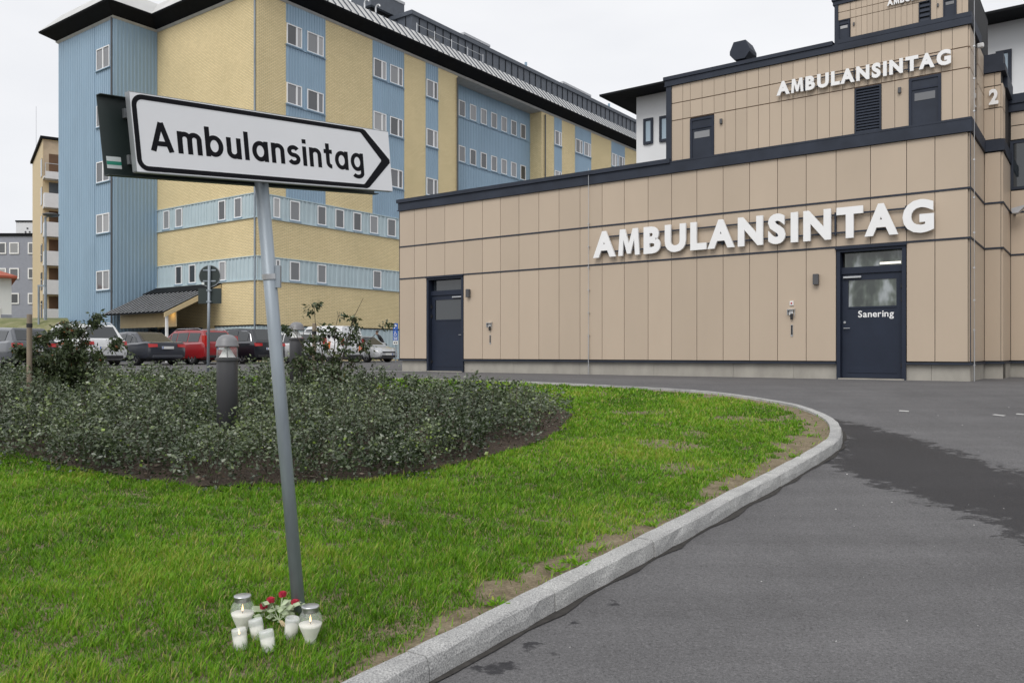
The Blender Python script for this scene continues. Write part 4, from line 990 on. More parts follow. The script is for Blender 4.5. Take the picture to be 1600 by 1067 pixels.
def make_car(kind, paint, loc, rz, label, rails_=False, chrome=False):
    q = CARS[kind]; L, W, H, R = q['L'], q['W'] / 2, q['H'], q['R']; bl = q['belt']
    root = tag(empty('car', loc, rz), label, 'car', 'vehicles parked in a row before the hospital')
    y0, y1 = -L / 2, L / 2
    prof = [(y0, .80, .42, q['tail'] - .22), (y0 + .06, .92, .30, q['tail'] - .04), (y0 + .25, .98, .24, q['tail']), (q['g0'] + .25, 1.0, .22, bl + .01), (-.4, 1.0, .20, bl), (.6, 1.0, .20, bl - .02), (q['g1'], .99, .22, q['hood'] + .04),
            (y1 - .55, .96, .22, q['hood'] - .05), (y1 - .15, .88, .24, q['hood'] - .16), (y1, .74, .34, q['hood'] - .30)]
    secs = []
    for y, kx, zb, zt in prof:
        h = zt - zb; ww = W * kx
        half = [(ww * .80, zb), (ww * .97, zb + .10 * h), (ww, zb + .40 * h), (ww * .985, zb + .68 * h), (ww * .95, zb + .90 * h), (ww * .86, zt)]
        secs.append([(x, y, z) for x, z in half] + [(-x, y, z) for x, z in reversed(half)])
    wy = (y0 + .92, y1 - .88)
    body = loft(secs).build('body', paint, root)
    bool_cut(body, [((sx * (W + .1), y, R - .01), (sx * (W - .30), y, R - .01), R + .05) for y in wy for sx in (-1, 1)])
    body.data.polygons.foreach_set('use_smooth', [True] * len(body.data.polygons))
    md = body.modifiers.new('split', 'EDGE_SPLIT'); md.split_angle = math.radians(35)
    # cabin
    g0, g1, r0, r1 = q['g0'], q['g1'], q['r0'], q['r1']; bw, tw_ = W * .90, W * .70
    zb = bl - .06
    def ring_(y, wb, zt_, wt): return [(wb, y, zb), (wt + (wb - wt) * .12, y, zt_ - .07), (wt * .90, y, zt_), (-wt * .90, y, zt_), (-wt - (wb - wt) * .12, y, zt_ - .07), (-wb, y, zb)]
    cab = [[(bw * .93, g0, zb), (bw * .93, g0, zb + .03), (bw * .8, g0, zb + .04), (-bw * .8, g0, zb + .04), (-bw * .93, g0, zb + .03), (-bw * .93, g0, zb)],
           ring_(r0, bw * .97, H - .04, tw_ * .95), ring_((r0 + r1) / 2, bw, H, tw_), ring_(r1, bw, H - .03, tw_),
           [(bw * .97, g1, zb), (bw * .97, g1, zb + .03), (bw * .84, g1, zb + .04), (-bw * .84, g1, zb + .04), (-bw * .97, g1, zb + .03), (-bw * .97, g1, zb)]]
    loft(cab).build('cabin', paint, root, bevel=.03)
    def quad(name, mat, pts, off):
        a, b_, c, d = [Vector(p) for p in pts]; n_ = (b_ - a).cross(d - a).normalized()
        if n_.dot(Vector(off)) < 0: n_ = -n_
        P = [p + n_ * .012 for p in (a, b_, c, d)]; Q = [p - n_ * .02 for p in (a, b_, c, d)]
        return MB().add(P + Q, [(0, 1, 2, 3), (7, 6, 5, 4), (0, 4, 5, 1), (1, 5, 6, 2), (2, 6, 7, 3), (3, 7, 4, 0)]).build(name, mat, root)
    def lerp(a, b_, t_): return tuple(a[i_] + (b_[i_] - a[i_]) * t_ for i_ in range(3))
    def inset(p00, p10, p11, p01, u0, u1, v0, v1):
        f = lambda u, v: lerp(lerp(p00, p10, u), lerp(p01, p11, u), v)
        return [f(u0, v0), f(u1, v0), f(u1, v1), f(u0, v1)]
    A, B_ = cab[0], cab[1]
    quad('rear_window' if kind != 'van' else 'rear_door', 'car_glass' if kind != 'van' else paint, inset(A[3], A[2], B_[2], B_[3], .04, .96, .12 if kind != 'sedan' else .06, .86), (0, -1, .5))
    A, B_ = cab[4], cab[3]
    quad('windscreen', 'car_glass', inset(A[3], A[2], B_[2], B_[3], .04, .96, .08, .92), (0, 1, .5))
    for sx in (0, 1):
        i0, i1 = (0, 1) if sx == 0 else (5, 4); off = (1, 0, 0) if sx == 0 else (-1, 0, 0)
        lo = lambda y, c=cab: None
        def sidept(y, v):
            ys_ = [c[i0][1] for c in cab]
            for k in range(4):
                if ys_[k] <= y <= ys_[k + 1]:
                    u = (y - ys_[k]) / (ys_[k + 1] - ys_[k]); return lerp(lerp(cab[k][i0], cab[k + 1][i0], u), lerp(cab[k][i1], cab[k + 1][i1], u), v)
        v0 = .16
        if kind == 'van': wins = [(-.05, .72), (.80, r1 + .12)]
        elif kind in ('hatch', 'sedan'): wins = [(r0 + .12, -.55 + .1), (-.38, r1 - .02)]
        else: wins = [(r0 + .10, -.98), (-.90, -.12), (-.05, r1 - .02)]
        for a, b_ in wins: quad('side_window', 'car_glass', [sidept(a, v0), sidept(b_, v0), sidept(b_, .90), sidept(a, .90)], off)
        # quarter lights that taper to the ends
        quad('side_window', 'car_glass', [sidept(r1 + .06, v0), sidept(r1 + .55, v0), sidept(r1 + .16, .80), sidept(r1 + .06, .84)], off)
        if kind == 'sedan': quad('side_window', 'car_glass', [sidept(r0 - .42, v0 + .15), sidept(r0 + .06, v0), sidept(r0 + .06, .84), sidept(r0 - .12, .8)], off)
    for y in wy:
        for sx in (-1, 1):
            wh = empty('wheel', (sx * (W - .13), y, R), 0, root)
            wh.rotation_euler = (0, sx * math.pi / 2, 0)
            MB().lathe([(R * .62, -.10), (R * .93, -.11), (R, -.07), (R, .07), (R * .93, .11), (R * .66, .115), (R * .62, .08)], 28).build('tyre', 'tyre', wh, True)
            rim = MB().lathe([(0, .02), (R * .60, .02), (R * .64, .10), (R * .60, .105), (R * .57, .05), (0, .045)], 24)
            rim.build('rim_barrel', 'black_plastic', wh)
            sp_ = MB()
            for a_ in range(5):
                th = a_ * 2 * math.pi / 5; c_, s_ = math.cos(th), math.sin(th)
                sp_.add([(c_ * .03 - s_ * .035, s_ * .03 + c_ * .035, .10), (c_ * .03 + s_ * .035, s_ * .03 - c_ * .035, .10), (c_ * R * .62 + s_ * .03, s_ * R * .62 - c_ * .03, .095), (c_ * R * .62 - s_ * .03, s_ * R * .62 + c_ * .03, .095),
                         (c_ * .03 - s_ * .035, s_ * .03 + c_ * .035, .06), (c_ * .03 + s_ * .035, s_ * .03 - c_ * .035, .06), (c_ * R * .62 + s_ * .03, s_ * R * .62 - c_ * .03, .06), (c_ * R * .62 - s_ * .03, s_ * R * .62 + c_ * .03, .06)],
                        [(0, 1, 2, 3), (7, 6, 5, 4), (0, 4, 5, 1), (1, 5, 6, 2), (2, 6, 7, 3), (3, 7, 4, 0)])
            sp_.lathe([(R * .57, .07), (R * .64, .07), (R * .64, .107), (R * .57, .107), (R * .57, .07)], 24); sp_.lathe([(0, .06), (.06, .06), (.05, .108), (0, .11)], 12)
            sp_.build('rim', 'rim', wh)
    zt_ = q['tail']
    for sx in (-1, 1):
        if kind in ('wagon', 'van'): zz0, zz1, xa_, xb_ = zt_ - .22, zt_ + (.28 if kind == 'wagon' else .12), W * .74, W * .90
        else: zz0, zz1, xa_, xb_ = zt_ - .25, zt_ - .10, W * .50, W * .90
        MB().add([(sx * xa_, y0 - .03, zz0 + .02), (sx * xb_, y0 + .005, zz0), (sx * xb_, y0 + .05, zz1), (sx * xa_, y0 - .005, zz1 - .01), (sx * xa_, y0 + .2, zz0 + .02), (sx * xb_ * .95, y0 + .3, zz0), (sx * xb_ * .95, y0 + .35, zz1), (sx * xa_, y0 + .3, zz1 - .01)],
                 [(0, 1, 2, 3), (7, 6, 5, 4), (0, 4, 5, 1), (1, 5, 6, 2), (2, 6, 7, 3), (3, 7, 4, 0)]).build('tail_light', 'tail_red', root)
        zh = q['hood'] - .22
        MB().add([(sx * W * .50, y1 - .055, zh), (sx * W * .86, y1 - .24, zh + .05), (sx * W * .88, y1 - .34, zh + .16), (sx * W * .52, y1 - .11, zh + .11), (sx * W * .5, y1 - .3, zh), (sx * W * .8, y1 - .4, zh + .05), (sx * W * .8, y1 - .5, zh + .14), (sx * W * .5, y1 - .3, zh + .1)],
                 [(0, 1, 2, 3), (7, 6, 5, 4), (0, 4, 5, 1), (1, 5, 6, 2), (2, 6, 7, 3), (3, 7, 4, 0)]).build('headlight', 'head_lamp', root)
        MB().box(sx * W * .93, sx * (W + .17), q['g1'] - .45, q['g1'] - .33, bl - .0, bl + .15).build('mirror', paint if kind != 'van' else 'black_plastic', root, bevel=.03)
        if rails_: MB().path([(sx * tw_ * .93, r0 + .1, H - .03), (sx * tw_ * .95, r0 + .35, H + .045), (sx * tw_ * .95, r1 - .3, H + .045), (sx * tw_ * .93, r1 - .05, H - .02)], .018, 6).build('roof_rail', 'chrome', root)
        if chrome: MB().path([sidept(r0 - .2, .14), sidept(r0 + .0, .70), sidept(r0 + .3, .92), sidept(r1, .92)] if sx < 0 else [tuple((-p[0], p[1], p[2])) for p in (sidept(r0 - .2, .14), sidept(r0, .70), sidept(r0 + .3, .92), sidept(r1, .92))], .014, 5).build('window_trim', 'chrome', root)
    zp = .72 if kind != 'sedan' else .74
    def plate(y, z, s_):
        p_ = MB().box(-.26, .26, y - .012, y + .012, z - .055, z + .055).build('licence_plate', 'plate_white', root)
        MB().box(-.255, -.21, y + s_ * .0125 - .002, y + s_ * .0125 + .002, z - .05, z + .05).build('blue_strip', 'sign_blue', p_)
    plate(y0 - .022, zp if kind not in ('hatch',) else .62, -1); plate(y1 + .01, .45, 1)
    MB().box(-W * .74, W * .74, y0 + .02 - .035, y0 + .14, .30, .43).build('rear_bumper', 'black_plastic' if kind != 'sedan' else paint, root, bevel=.03)
    MB().box(-W * .55, W * .55, y1 - .05, y1 + .012, .52, .60).build('grille', 'black_plastic', root, bevel=.01)
    MB().box(-W * .62, W * .62, y1 - .1, y1 + .006, .30, .40).build('air_intake', 'black_plastic', root, bevel=.01)
    MB().box(-W * .8, W * .8, y0 + .4, y1 - .4, .17, .24).build('underbody', 'black_plastic', root)
    return root
TH = math.atan2(.8073, .59)
ROW0 = Vector((-17.45, 30.0, 0))
def slot(k): return ROW0 + D2 * (2.6 * k)
def park(kind, paint, k, label, rev=False, **kw):
    p = slot(k) + D1 * (CARS[kind]['L'] / 2)
    return make_car(kind, paint, p, TH + (math.pi if rev else 0), label, **kw)
park('hatch', 'paint_grey', 0, 'dark grey hatchback at the left edge, partly behind the left young tree')
park('suv', 'paint_white', 1, 'white estate car with dark rear glass between the grey hatchback and the dark sedan', rails_=True)
park('sedan', 'paint_navy', 2, 'dark blue grey sedan next to the white car', chrome=True)
park('wagon', 'paint_red', 3, 'red station wagon with roof rails', rails_=True)
park('suv', 'paint_black', 4, 'black sport utility car right of the red wagon', chrome=True)
park('wagon', 'paint_white', 5, 'white car half hidden behind the right young tree', rails_=True)
van = park('van', 'paint_white', 6, 'white van with black and orange lettering on its rear doors')
van.name = 'van'; van['category'] = 'van'
park('hatch', 'paint_silver', 7, 'silver hatchback with its front to the road beside the van', rev=True)
# printed letters and slashes on the van
yv = -CARS['van']['L'] / 2
gr = MB()
its, _ = lettering('EGV', .70, .21, .03, .03)
for ch, x, sx, s, mn in its:
    v, f = glyph(ch, .03, .004); mb = MB(); mb.add([(-.52 + x + (p[0] - mn) * sx, -2.14 + .141 * (.20 + p[1] * s) - .026 - p[2] * s, 1.26 + p[1] * s) for p in v], f); o = mb.build('letter', 'sign_black', van)
for k, (x, z0, z1, mt) in enumerate([(-.62, .90, 1.06, 'sign_black'), (-.50, .90, 1.06, 'sign_black'), (-.38, .90, 1.06, 'sign_black'), (.18, .55, .92, 'sign_black'), (.36, .58, .88, 'orange_print'), (.50, .66, .98, 'orange_print')]):
    MB().add([(x, yv - .03, z0), (x + .07, yv - .03, z0), (x + .10, yv - .015, z1), (x + .03, yv - .015, z1), (x, yv + .05, z0), (x + .07, yv + .05, z0), (x + .10, yv + .06, z1), (x + .03, yv + .06, z1)],
             [(0, 1, 2, 3), (7, 6, 5, 4), (0, 4, 5, 1), (1, 5, 6, 2), (2, 6, 7, 3), (3, 7, 4, 0)]).build('stripe', mt, van)
for k, (y_, z_, mt) in enumerate([(-1.4, .75, 'orange_print'), (-1.1, .75, 'orange_print'), (-1.6, 1.30, 'sign_black'), (-1.25, 1.30, 'sign_black'), (-.9, 1.30, 'sign_black'), (-.55, 1.28, 'sign_black')]):
    xw = -(CARS['van']['W'] / 2) * (1.005 if z_ < 1 else .90)
    MB().box(xw - .012, xw + .1, y_, y_ + .14, z_, z_ + (.34 if z_ < 1 else .16)).build('stripe', mt, van)

# white line on the lot and further faint markings by the forecourt
def ground_strip(name, a, b_, wdt, label, mat='road_paint', n_=12):
    a = Vector(a); b_ = Vector(b_); d = (b_ - a).normalized(); nn = Vector((-d.y, d.x)) * wdt / 2; vs = []; 
    for k in range(n_ + 1):
        p = a.lerp(b_, k / n_)
        for q in (p + nn, p - nn): vs.append((q.x, q.y, gz(q.y) + .005))
    o = MB().add(vs, [(2 * k, 2 * k + 1, 2 * k + 3, 2 * k + 2) for k in range(n_)]).build(name, mat); tag(o, label, kind='structure'); return o
ground_strip('road_marking', ground_at(470, 578.5), ground_at(660, 580.5), .22, 'white painted line across the car park')
for (a, b_) in (((1405, 642), (1420, 643)), ((1552, 648), (1570, 650)), ((1588, 647), (1600, 648))):
    ground_strip('road_marking', ground_at(*a), ground_at(*b_), .08, 'short worn white dash on the forecourt', n_=2)

# ------------------------------------------------------------------ person
def skin_figure(name, joints, edges, mat, parent, sub=2, root_i=0):
    me = bpy.data.meshes.new(name); me.from_pydata([j[0] for j in joints], edges, []); o = bpy.data.objects.new(name, me); COL.objects.link(o); o.parent = parent
    md = o.modifiers.new('skin', 'SKIN'); md.use_smooth_shade = True
    for v, j in zip(me.skin_vertices[0].data, joints): v.radius = (j[1], j[1] if len(j) < 3 else j[2])
    me.skin_vertices[0].data[root_i].use_root = True
    o.modifiers.new('sub', 'SUBSURF').levels = sub; o.modifiers['sub'].render_levels = sub
    bpy.context.view_layer.update()
    nm = bpy.data.meshes.new_from_object(o.evaluated_get(bpy.context.evaluated_depsgraph_get())); o.modifiers.clear(); o.data = nm; nm.materials.clear(); nm.materials.append(M[mat])
    nm.polygons.foreach_set('use_smooth', [True] * len(nm.polygons)); return o
pe = tag(empty('person', (-7.62, 47.5, 0), math.radians(8)), 'person in a black jacket bending forward behind the silver hatchback', 'person')
# bending to the right (+x); hips at 0.95
skin_figure('body', [((0, 0, .98), .14), ((.10, 0, 1.18), .145), ((.02, 0, 1.38), .16), ((-.10, 0, 1.48), .10), ((-.16, 0, 1.55), .06), ((-.20, 0, 1.60), .06),
                     ((.02, .10, .92), .095), ((.04, .11, .50), .07), ((0, .11, .09), .05), ((.14, .11, .04), .04),
                     ((.02, -.10, .92), .095), ((.06, -.11, .50), .07), ((.02, -.11, .09), .05), ((.16, -.11, .04), .04),
                     ((-.02, .20, 1.40), .07), ((.12, .25, 1.16), .052), ((.30, .20, 1.02), .04), ((.37, .19, .98), .035),
                     ((-.02, -.20, 1.40), .07), ((.12, -.25, 1.16), .052), ((.30, -.20, 1.02), .04), ((.37, -.19, .98), .035)],
            [(0, 1), (1, 2), (2, 3), (3, 4), (4, 5), (0, 6), (6, 7), (7, 8), (8, 9), (0, 10), (10, 11), (11, 12), (12, 13), (2, 14), (14, 15), (15, 16), (16, 17), (2, 18), (18, 19), (19, 20), (20, 21)], 'jacket', pe)
hd = MB().lathe([(0, -.12), (.05, -.115), (.07, -.06), (.078, 0), (.08, .05), (.065, .10), (.03, .125), (0, .13)], 16, (-.21, 0, 1.68)); hd.build('head', 'skin', pe, True)
MB().lathe([(.083, .02), (.086, .06), (.072, .11), (.03, .138), (0, .14)], 16, (-.205, 0, 1.68)).build('hair', 'hair', pe, True)
MB().add([(-.30, -.012, 1.66), (-.30, .012, 1.66), (-.285, .0, 1.70), (-.27, -.015, 1.655), (-.27, .015, 1.655)], [(0, 1, 2), (0, 3, 4, 1), (0, 2, 3), (1, 4, 2)]).build('nose', 'skin', pe)
for s_ in (-1, 1):
    for k in range(5):
        c_ = Vector((.40, s_ * .19 + (k - 2) * .016, .965)); MB().tube(c_, c_ + Vector((.055 - abs(k - 2) * .008, 0, -.035)), .009, .007, 6).build('finger', 'skin', pe)
    MB().lathe([(0, -.015), (.02, -.01), (.022, .02), (0, .035)], 8, (-.205, s_ * .078, 1.68)).build('ear', 'skin', pe)

# ------------------------------------------------------------------ bollard lamps in the bed
def bollard(loc, label):
    b_ = tag(empty('bollard_lamp', loc), label, 'bollard lamp', 'bollard lamps in the planting bed')
    MB().lathe([(.093, -.05), (.093, .84), (.090, .85)], 32).build('post', 'bollard', b_, True)
    MB().lathe([(.094, .84), (.106, .845), (.106, .868), (.098, .872), (.0, .872)], 32).build('collar', 'bollard', b_)
    MB().lathe([(.0, .985), (.012, .98), (.075, .876), (.0, .875)], 28).build('reflector', 'white_plastic', b_)
    for k in range(4):
        a_ = k * math.pi / 2 + .35; MB().box(-.004, .004, -.004, .004, .87, .975).build('strut', 'bollard_dome', b_).location = (.088 * math.cos(a_), .088 * math.sin(a_), 0)
    MB().lathe([(.090, .872), (.090, .972)], 32).build('glass', 'clear_glass', b_, True)
    MB().lathe([(.0, .972), (.104, .972), (.104, .982), (.100, .99), (.094, 1.025), (.076, 1.058), (.045, 1.08), (.0, 1.087)], 32).build('dome', 'bollard_dome', b_, True)
    md = None
p1 = at(355, 620, 7.5); bollard((p1.x, 7.5, gz(7.5) + .04), 'grey bollard lamp with domed head standing in the low shrubs')
p2 = at(463.5, 560, 10.9); bollard((p2.x, 10.9, gz(10.9) + .03), 'dark bollard lamp half hidden behind the right young tree')

# ------------------------------------------------------------------ leaning direction sign
sb = Vector((-.997, 3.84, -.70)); SQ = .95            # drawn with a 60 mm pole; the real one is 57 mm
pd = Vector((-.13, -.159, 2.0)).normalized(); ax = Vector((.597, .796, .102)); ax = (ax - pd * ax.dot(pd)).normalized(); nn_ = pd.cross(ax)   # normal
if nn_.dot(-sb) < 0: nn_ = -nn_
up = pd
ds = tag(empty('direction_sign', (-.948, 3.65, gz(3.65) + LAWN_DZ)), 'leaning white arrow sign reading Ambulansintag on a galvanised pole in the lawn', 'sign')
ds.scale = (SQ,) * 3
def W2(u, v, d):                    # sign coordinates: u along from the left end, v up, d towards the viewer
    return tuple(ax * (u - .611) + up * (SZ + v) + nn_ * d)
SZ = (1.293 - sb.z) / pd.z - .0
MB().tube(-pd * .2, pd * (SZ + .27), .030, n=20).build('pole', 'galv', ds, True)
LU, LV = 1.385, .302
def slab(name, mat, u0, u1, v0, v1, d0, d1, parent):
    return MB().prism([(u0, v0), (u1, v0), (u1, v1), (u0, v1)], W2, d0, d1).build(name, mat, parent)
fp = slab('front_panel', 'sign_white', 0, LU, 0, LV, .050, .0535, ds)
for nm, a in (('flange', (0, LU, -.003, -.0005, .026, .0535)), ('flange', (0, LU, LV + .0005, LV + .003, .026, .0535)), ('flange', (-.003, -.0005, 0, LV, .026, .0535))): slab(nm, 'sign_edge', *a, fp)
bp = slab('rear_panel', 'sign_back', -.075, LU - .03, -.005, LV - .005, -.0535, -.050, ds)
for a in ((-.075, LU - .03, -.009, -.0055, -.0535, -.018), (-.075, LU - .03, LV - .0045, LV - .002, -.0535, -.022)): slab('flange', 'sign_back', *a, bp)
for v in (.06, .24): slab('rail', 'sign_edge', .02, LU - .03, v - .018, v + .018, -.0495, -.032, ds); slab('rail', 'sign_edge', .0, LU - .03, v - .018, v + .018, .032, .0495, ds)
for v in (.06, .24): MB().tube(W2(.611, v - .02, 0), W2(.611, v + .02, 0), .0325, n=20).build('clamp', 'galv', ds)
st_ = slab('sticker', 'sticker_white', -.062, -.004, .022, .068, -.0498, -.0490, ds); slab('sticker_band', 'sticker_green', -.062, -.004, .036, .050, -.0489, -.0485, st_)
cl_ = pd * (SZ - .42); MB().tube(cl_ - pd * .012, cl_ + pd * .012, .034, n=20).build('clamp', 'steel', ds); MB().box(.028, .05, -.012, .012, -.05, .05).build('clamp_plate', 'galv', ds).location = cl_ + Vector((.0, -.0, 0))
# black outline with the arrow head
def arc(cx, cy, r, a0, a1, n_=8): return [(cx + r * math.cos(a0 + (a1 - a0) * k / n_), cy + r * math.sin(a0 + (a1 - a0) * k / n_)) for k in range(n_ + 1)]
m0, bw_ = .004, .019
tipx = LU - .006
outer = arc(m0 + .045, m0 + .045, .045, 1.5 * math.pi, math.pi) + arc(m0 + .045, LV - m0 - .045, .045, math.pi, .5 * math.pi) + [(1.205, LV - m0), (1.222, LV - m0 - .006), (tipx, LV / 2 + .008), (tipx, LV / 2 - .008), (1.222, m0 + .006), (1.205, m0)]
inner_ = arc(m0 + .045, m0 + .045, .045 - bw_, 1.5 * math.pi, math.pi) + arc(m0 + .045, LV - m0 - .045, .045 - bw_, math.pi, .5 * math.pi) + [(1.185, LV - m0 - bw_), (1.193, LV - m0 - bw_ - .004), (tipx - .062, LV / 2 + .004), (tipx - .062, LV / 2 - .004), (1.193, m0 + bw_ + .004), (1.185, m0 + bw_)]
n_ = len(outer); vs = [W2(u, v, .0548) for u, v in outer] + [W2(u, v, .0548) for u, v in inner_] + [W2(u, v, .0536) for u, v in outer] + [W2(u, v, .0536) for u, v in inner_]
fs = [(i_, (i_ + 1) % n_, n_ + (i_ + 1) % n_, n_ + i_) for i_ in range(n_)] + [(2 * n_ + i_, 2 * n_ + (i_ + 1) % n_, (i_ + 1) % n_, i_) for i_ in range(n_)]
MB().add(vs, fs).build('border', 'sign_black', fp)
SW, XH = .158, .73; hw = SW / 2
def arcp(cx, cy, rx, ry, a0, a1, n_=16): return [(cx + rx * math.cos(math.radians(a0 + (a1 - a0) * k / n_)), cy + ry * math.sin(math.radians(a0 + (a1 - a0) * k / n_))) for k in range(n_ + 1)]
def road_glyph(c):
    """strokes (centre lines) of a road-sign letter, capital height 1 -> (list of polylines, advance width)"""
    top = XH - hw
    bowl = lambda cx: arcp(cx, XH / 2, .215, XH / 2 - hw, 0, 360, 36)
    if c == 'A': return [[(.085, 0), (.355, .93)], [(.625, 0), (.355, .93)], [(.17, .25), (.54, .25)]], .71
    if c == 'm': return [[(hw, 0), (hw, XH)]] + [[(hw + .30 * k, .40)] + arcp(hw + .30 * k + .15, top - .15, .15, .15, 180, 0) + [(hw + .30 * (k + 1), 0)] for k in (0, 1)], SW + .60
    if c == 'n': return [[(hw, 0), (hw, XH)], [(hw, .38)] + arcp(hw + .17, top - .17, .17, .17, 180, 0) + [(hw + .34, 0)]], SW + .34
    if c == 'u': return [[(hw + .34, 0), (hw + .34, XH)], [(hw, XH)] + arcp(hw + .17, hw + .17, .17, .17, 180, 360) + [(hw + .34, .36)]], SW + .34
    if c == 'b': return [[(hw, 0), (hw, 1.0)], bowl(hw + .215)], SW + .43
    if c == 'a': return [[(hw + .43, 0), (hw + .43, XH)], bowl(hw + .215)], SW + .43
    if c == 'l': return [[(hw, 0), (hw, 1.0)]], SW
    if c == 'i': return [[(hw, 0), (hw, XH)], [(hw, .84), (hw, 1.0)]], SW
    if c == 's': return [arcp(.245, XH - hw - .135, .165, .135, 25, 180, 12) + arcp(.245, XH - hw - .135, .165, .15, 190, 250, 5) + arcp(.245, hw + .145, .175, .145, 70, 0, 6) + arcp(.245, hw + .145, .175, .145, 0, -155, 14)], .49
    if c == 't': return [[(.16, .96)] + [(.16, .25)] + arcp(.31, hw + .16, .15, .16, 180, 275, 8), [(0, XH - hw), (.35, XH - hw)]], .35
    if c == 'g': return [bowl(hw + .215), [(hw + .43, XH)] + [(hw + .43, -.05)] + arcp(hw + .22, -.07, .21, .15, 0, -150, 12)], SW + .43
def ribbon(poly, w_):
    L_, R_ = [], []; closed = (Vector(poly[0]) - Vector(poly[-1])).length < 1e-6
    for k, p in enumerate(poly):
        a_ = Vector(poly[k - 1] if k else (poly[-2] if closed else p)); b2 = Vector(poly[k + 1] if k < len(poly) - 1 else (poly[1] if closed else p)); p = Vector(p)
        d0 = (p - a_); d1_ = (b2 - p); d0 = d0.normalized() if d0.length > 1e-9 else d1_.normalized(); d1_ = d1_.normalized() if d1_.length > 1e-9 else d0
        m_ = (d0 + d1_).normalized(); nrm = Vector((-m_.y, m_.x)); kf = 1 / max(.6, nrm.dot(Vector((-d0.y, d0.x))))
        L_.append(p + nrm * w_ * kf); R_.append(p - nrm * w_ * kf)
    return L_, R_
txt = 'Ambulansintag'; gaps = .115; tot = sum(road_glyph(c)[1] for c in txt) + gaps * (len(txt) - 1)
cap_h = .122; kx = 1.13 / (tot * cap_h); cur = 0
for c in txt:
    strokes, adv = road_glyph(c); mb = MB()
    for si, st in enumerate(strokes):
        L_, R_ = ribbon(st, hw); dz_ = .0540 + .00025 * si; q_ = len(L_)
        vs = [W2(.064 + (cur + p.x) * cap_h * kx, .085 + p.y * cap_h, dz_) for p in L_ + R_]
        mb.add(vs, [(k, k + 1, q_ + k + 1, q_ + k) for k in range(q_ - 1)])
    mb.build('letter', 'sign_black', fp); cur += adv + gaps

# ------------------------------------------------------------------ candles and roses at the foot of the pole
def spot(px, py): x, y = ground_at(px, py, LAWN_DZ); return Vector((x, y, gz(y) + LAWN_DZ))
def lidded(px, py, s, label):
    r = tag(empty('grave_candle', spot(px, py)), label, 'candle', 'memorial candles at the pole')
    MB().lathe([(.026, .0), (.030, .008), (.026, .026), (.034, .045), (.050, .082), (.0545, .104), (.052, .124), (.043, .140), (.036, .147), (.0355, .156)], 32).build('jar', 'clear_glass', r, True)
    MB().lathe([(0, .010), (.023, .010), (.025, .026), (.033, .046), (.048, .082), (.0515, .094), (.0, .092)], 28).build('wax', 'wax', r, True)
    MB().lathe([(.037, .146), (.037, .163), (.040, .165), (.040, .172), (.034, .174), (.0, .1745)], 28).build('lid', 'steel', r, True)
    MB().tube((0, 0, .092), (0, 0, .102), .0018, n=6).build('wick', 'wick', r); MB().lathe([(0, .100), (.0035, .106), (.0042, .112), (.0022, .124), (0, .134)], 10).build('flame', 'flame', r, True)
    r.scale = (.9, .9, .93)
lidded(379, 989, 1.0, 'lidded glass memorial candle burning at the left of the group'); lidded(485, 1007, 1.0, 'lidded glass memorial candle burning right of the pole foot')
def cup(px, py, tilt, az, lit, label):
    r = tag(empty('candle_cup', spot(px, py)), label, 'candle', 'memorial candles at the pole'); r.rotation_euler = (tilt * math.sin(az), tilt * math.cos(az), 0); r.scale = (.95, .95, .92)
    MB().lathe([(.027, .0), (.029, .004), (.031, .085), (.029, .094), (.027, .094), (.028, .08)], 24).build('cup', 'frosted_cup', r, True)
    MB().lathe([(0, .004), (.0255, .004), (.027, .058), (0, .056)], 24).build('wax', 'wax', r, True)
    if lit: MB().lathe([(0, .066), (.004, .071), (.0045, .076), (.0025, .086), (0, .092)], 10).build('flame', 'flame', r, True)
cup(404, 999, -.24, .5, False, 'white candle cup tilted between the left jar and the roses'); cup(377, 1015, -.2, .6, True, 'small lit candle cup at the front left of the group')
cup(421, 1018, -.24, .5, False, 'white candle cup at the front middle of the group'); cup(454, 996, .12, .4, False, 'white candle cup beside the right lidded jar')
bq = tag(empty('bouquet', spot(430, 975)), 'small bouquet of red roses with pale leaves lying by the pole', 'bouquet')
rb_ = random.Random(5)
base = Vector((.02, -.01, .02))
for k, (dx, dy, dz) in enumerate([(-.035, .05, .085), (.012, .07, .105), (.072, .05, .075), (-.062, .04, .062)]):
    tip = Vector((dx, dy, dz)); MB().tube(base, tip, .0025, n=5).build('stem', 'bouquet_leaf', bq)
    fl_ = MB(); 
    for q in range(9):
        a_ = q * 2.4; rr_ = .005 + .0011 * q; c_ = tip + Vector((rr_ * math.cos(a_), rr_ * math.sin(a_), .004)); t_ = Vector((-math.sin(a_), math.cos(a_), 0)) * .009; o_ = Vector((math.cos(a_), math.sin(a_), 0)) * .005
        fl_.add([c_ - t_ - Vector((0, 0, .010)), c_ + t_ - Vector((0, 0, .010)), c_ + t_ * .8 + o_ + Vector((0, 0, .012)), c_ - t_ * .8 + o_ + Vector((0, 0, .012))], [(0, 1, 2, 3)])
    fl_.build('rose', 'petal', bq)['kind'] = 'stuff'
for k in range(46):
    c_ = Vector((rb_.uniform(-.10, .075), rb_.uniform(-.01, .07), rb_.uniform(.015, .085))); a_ = rb_.uniform(0, 6.28); l_ = rb_.uniform(.028, .050)
    d_ = Vector((math.cos(a_), math.sin(a_) * .6, rb_.uniform(-.2, .7))).normalized() * l_; s_ = d_.cross(Vector((rb_.uniform(-.4, .4), rb_.uniform(-1, -.2), .8))).normalized() * l_ * .36
    MB().add([c_, c_ + d_ * .5 + s_, c_ + d_, c_ + d_ * .5 - s_], [(0, 1, 2, 3)]).build('leaf', 'bouquet_leaf', bq)
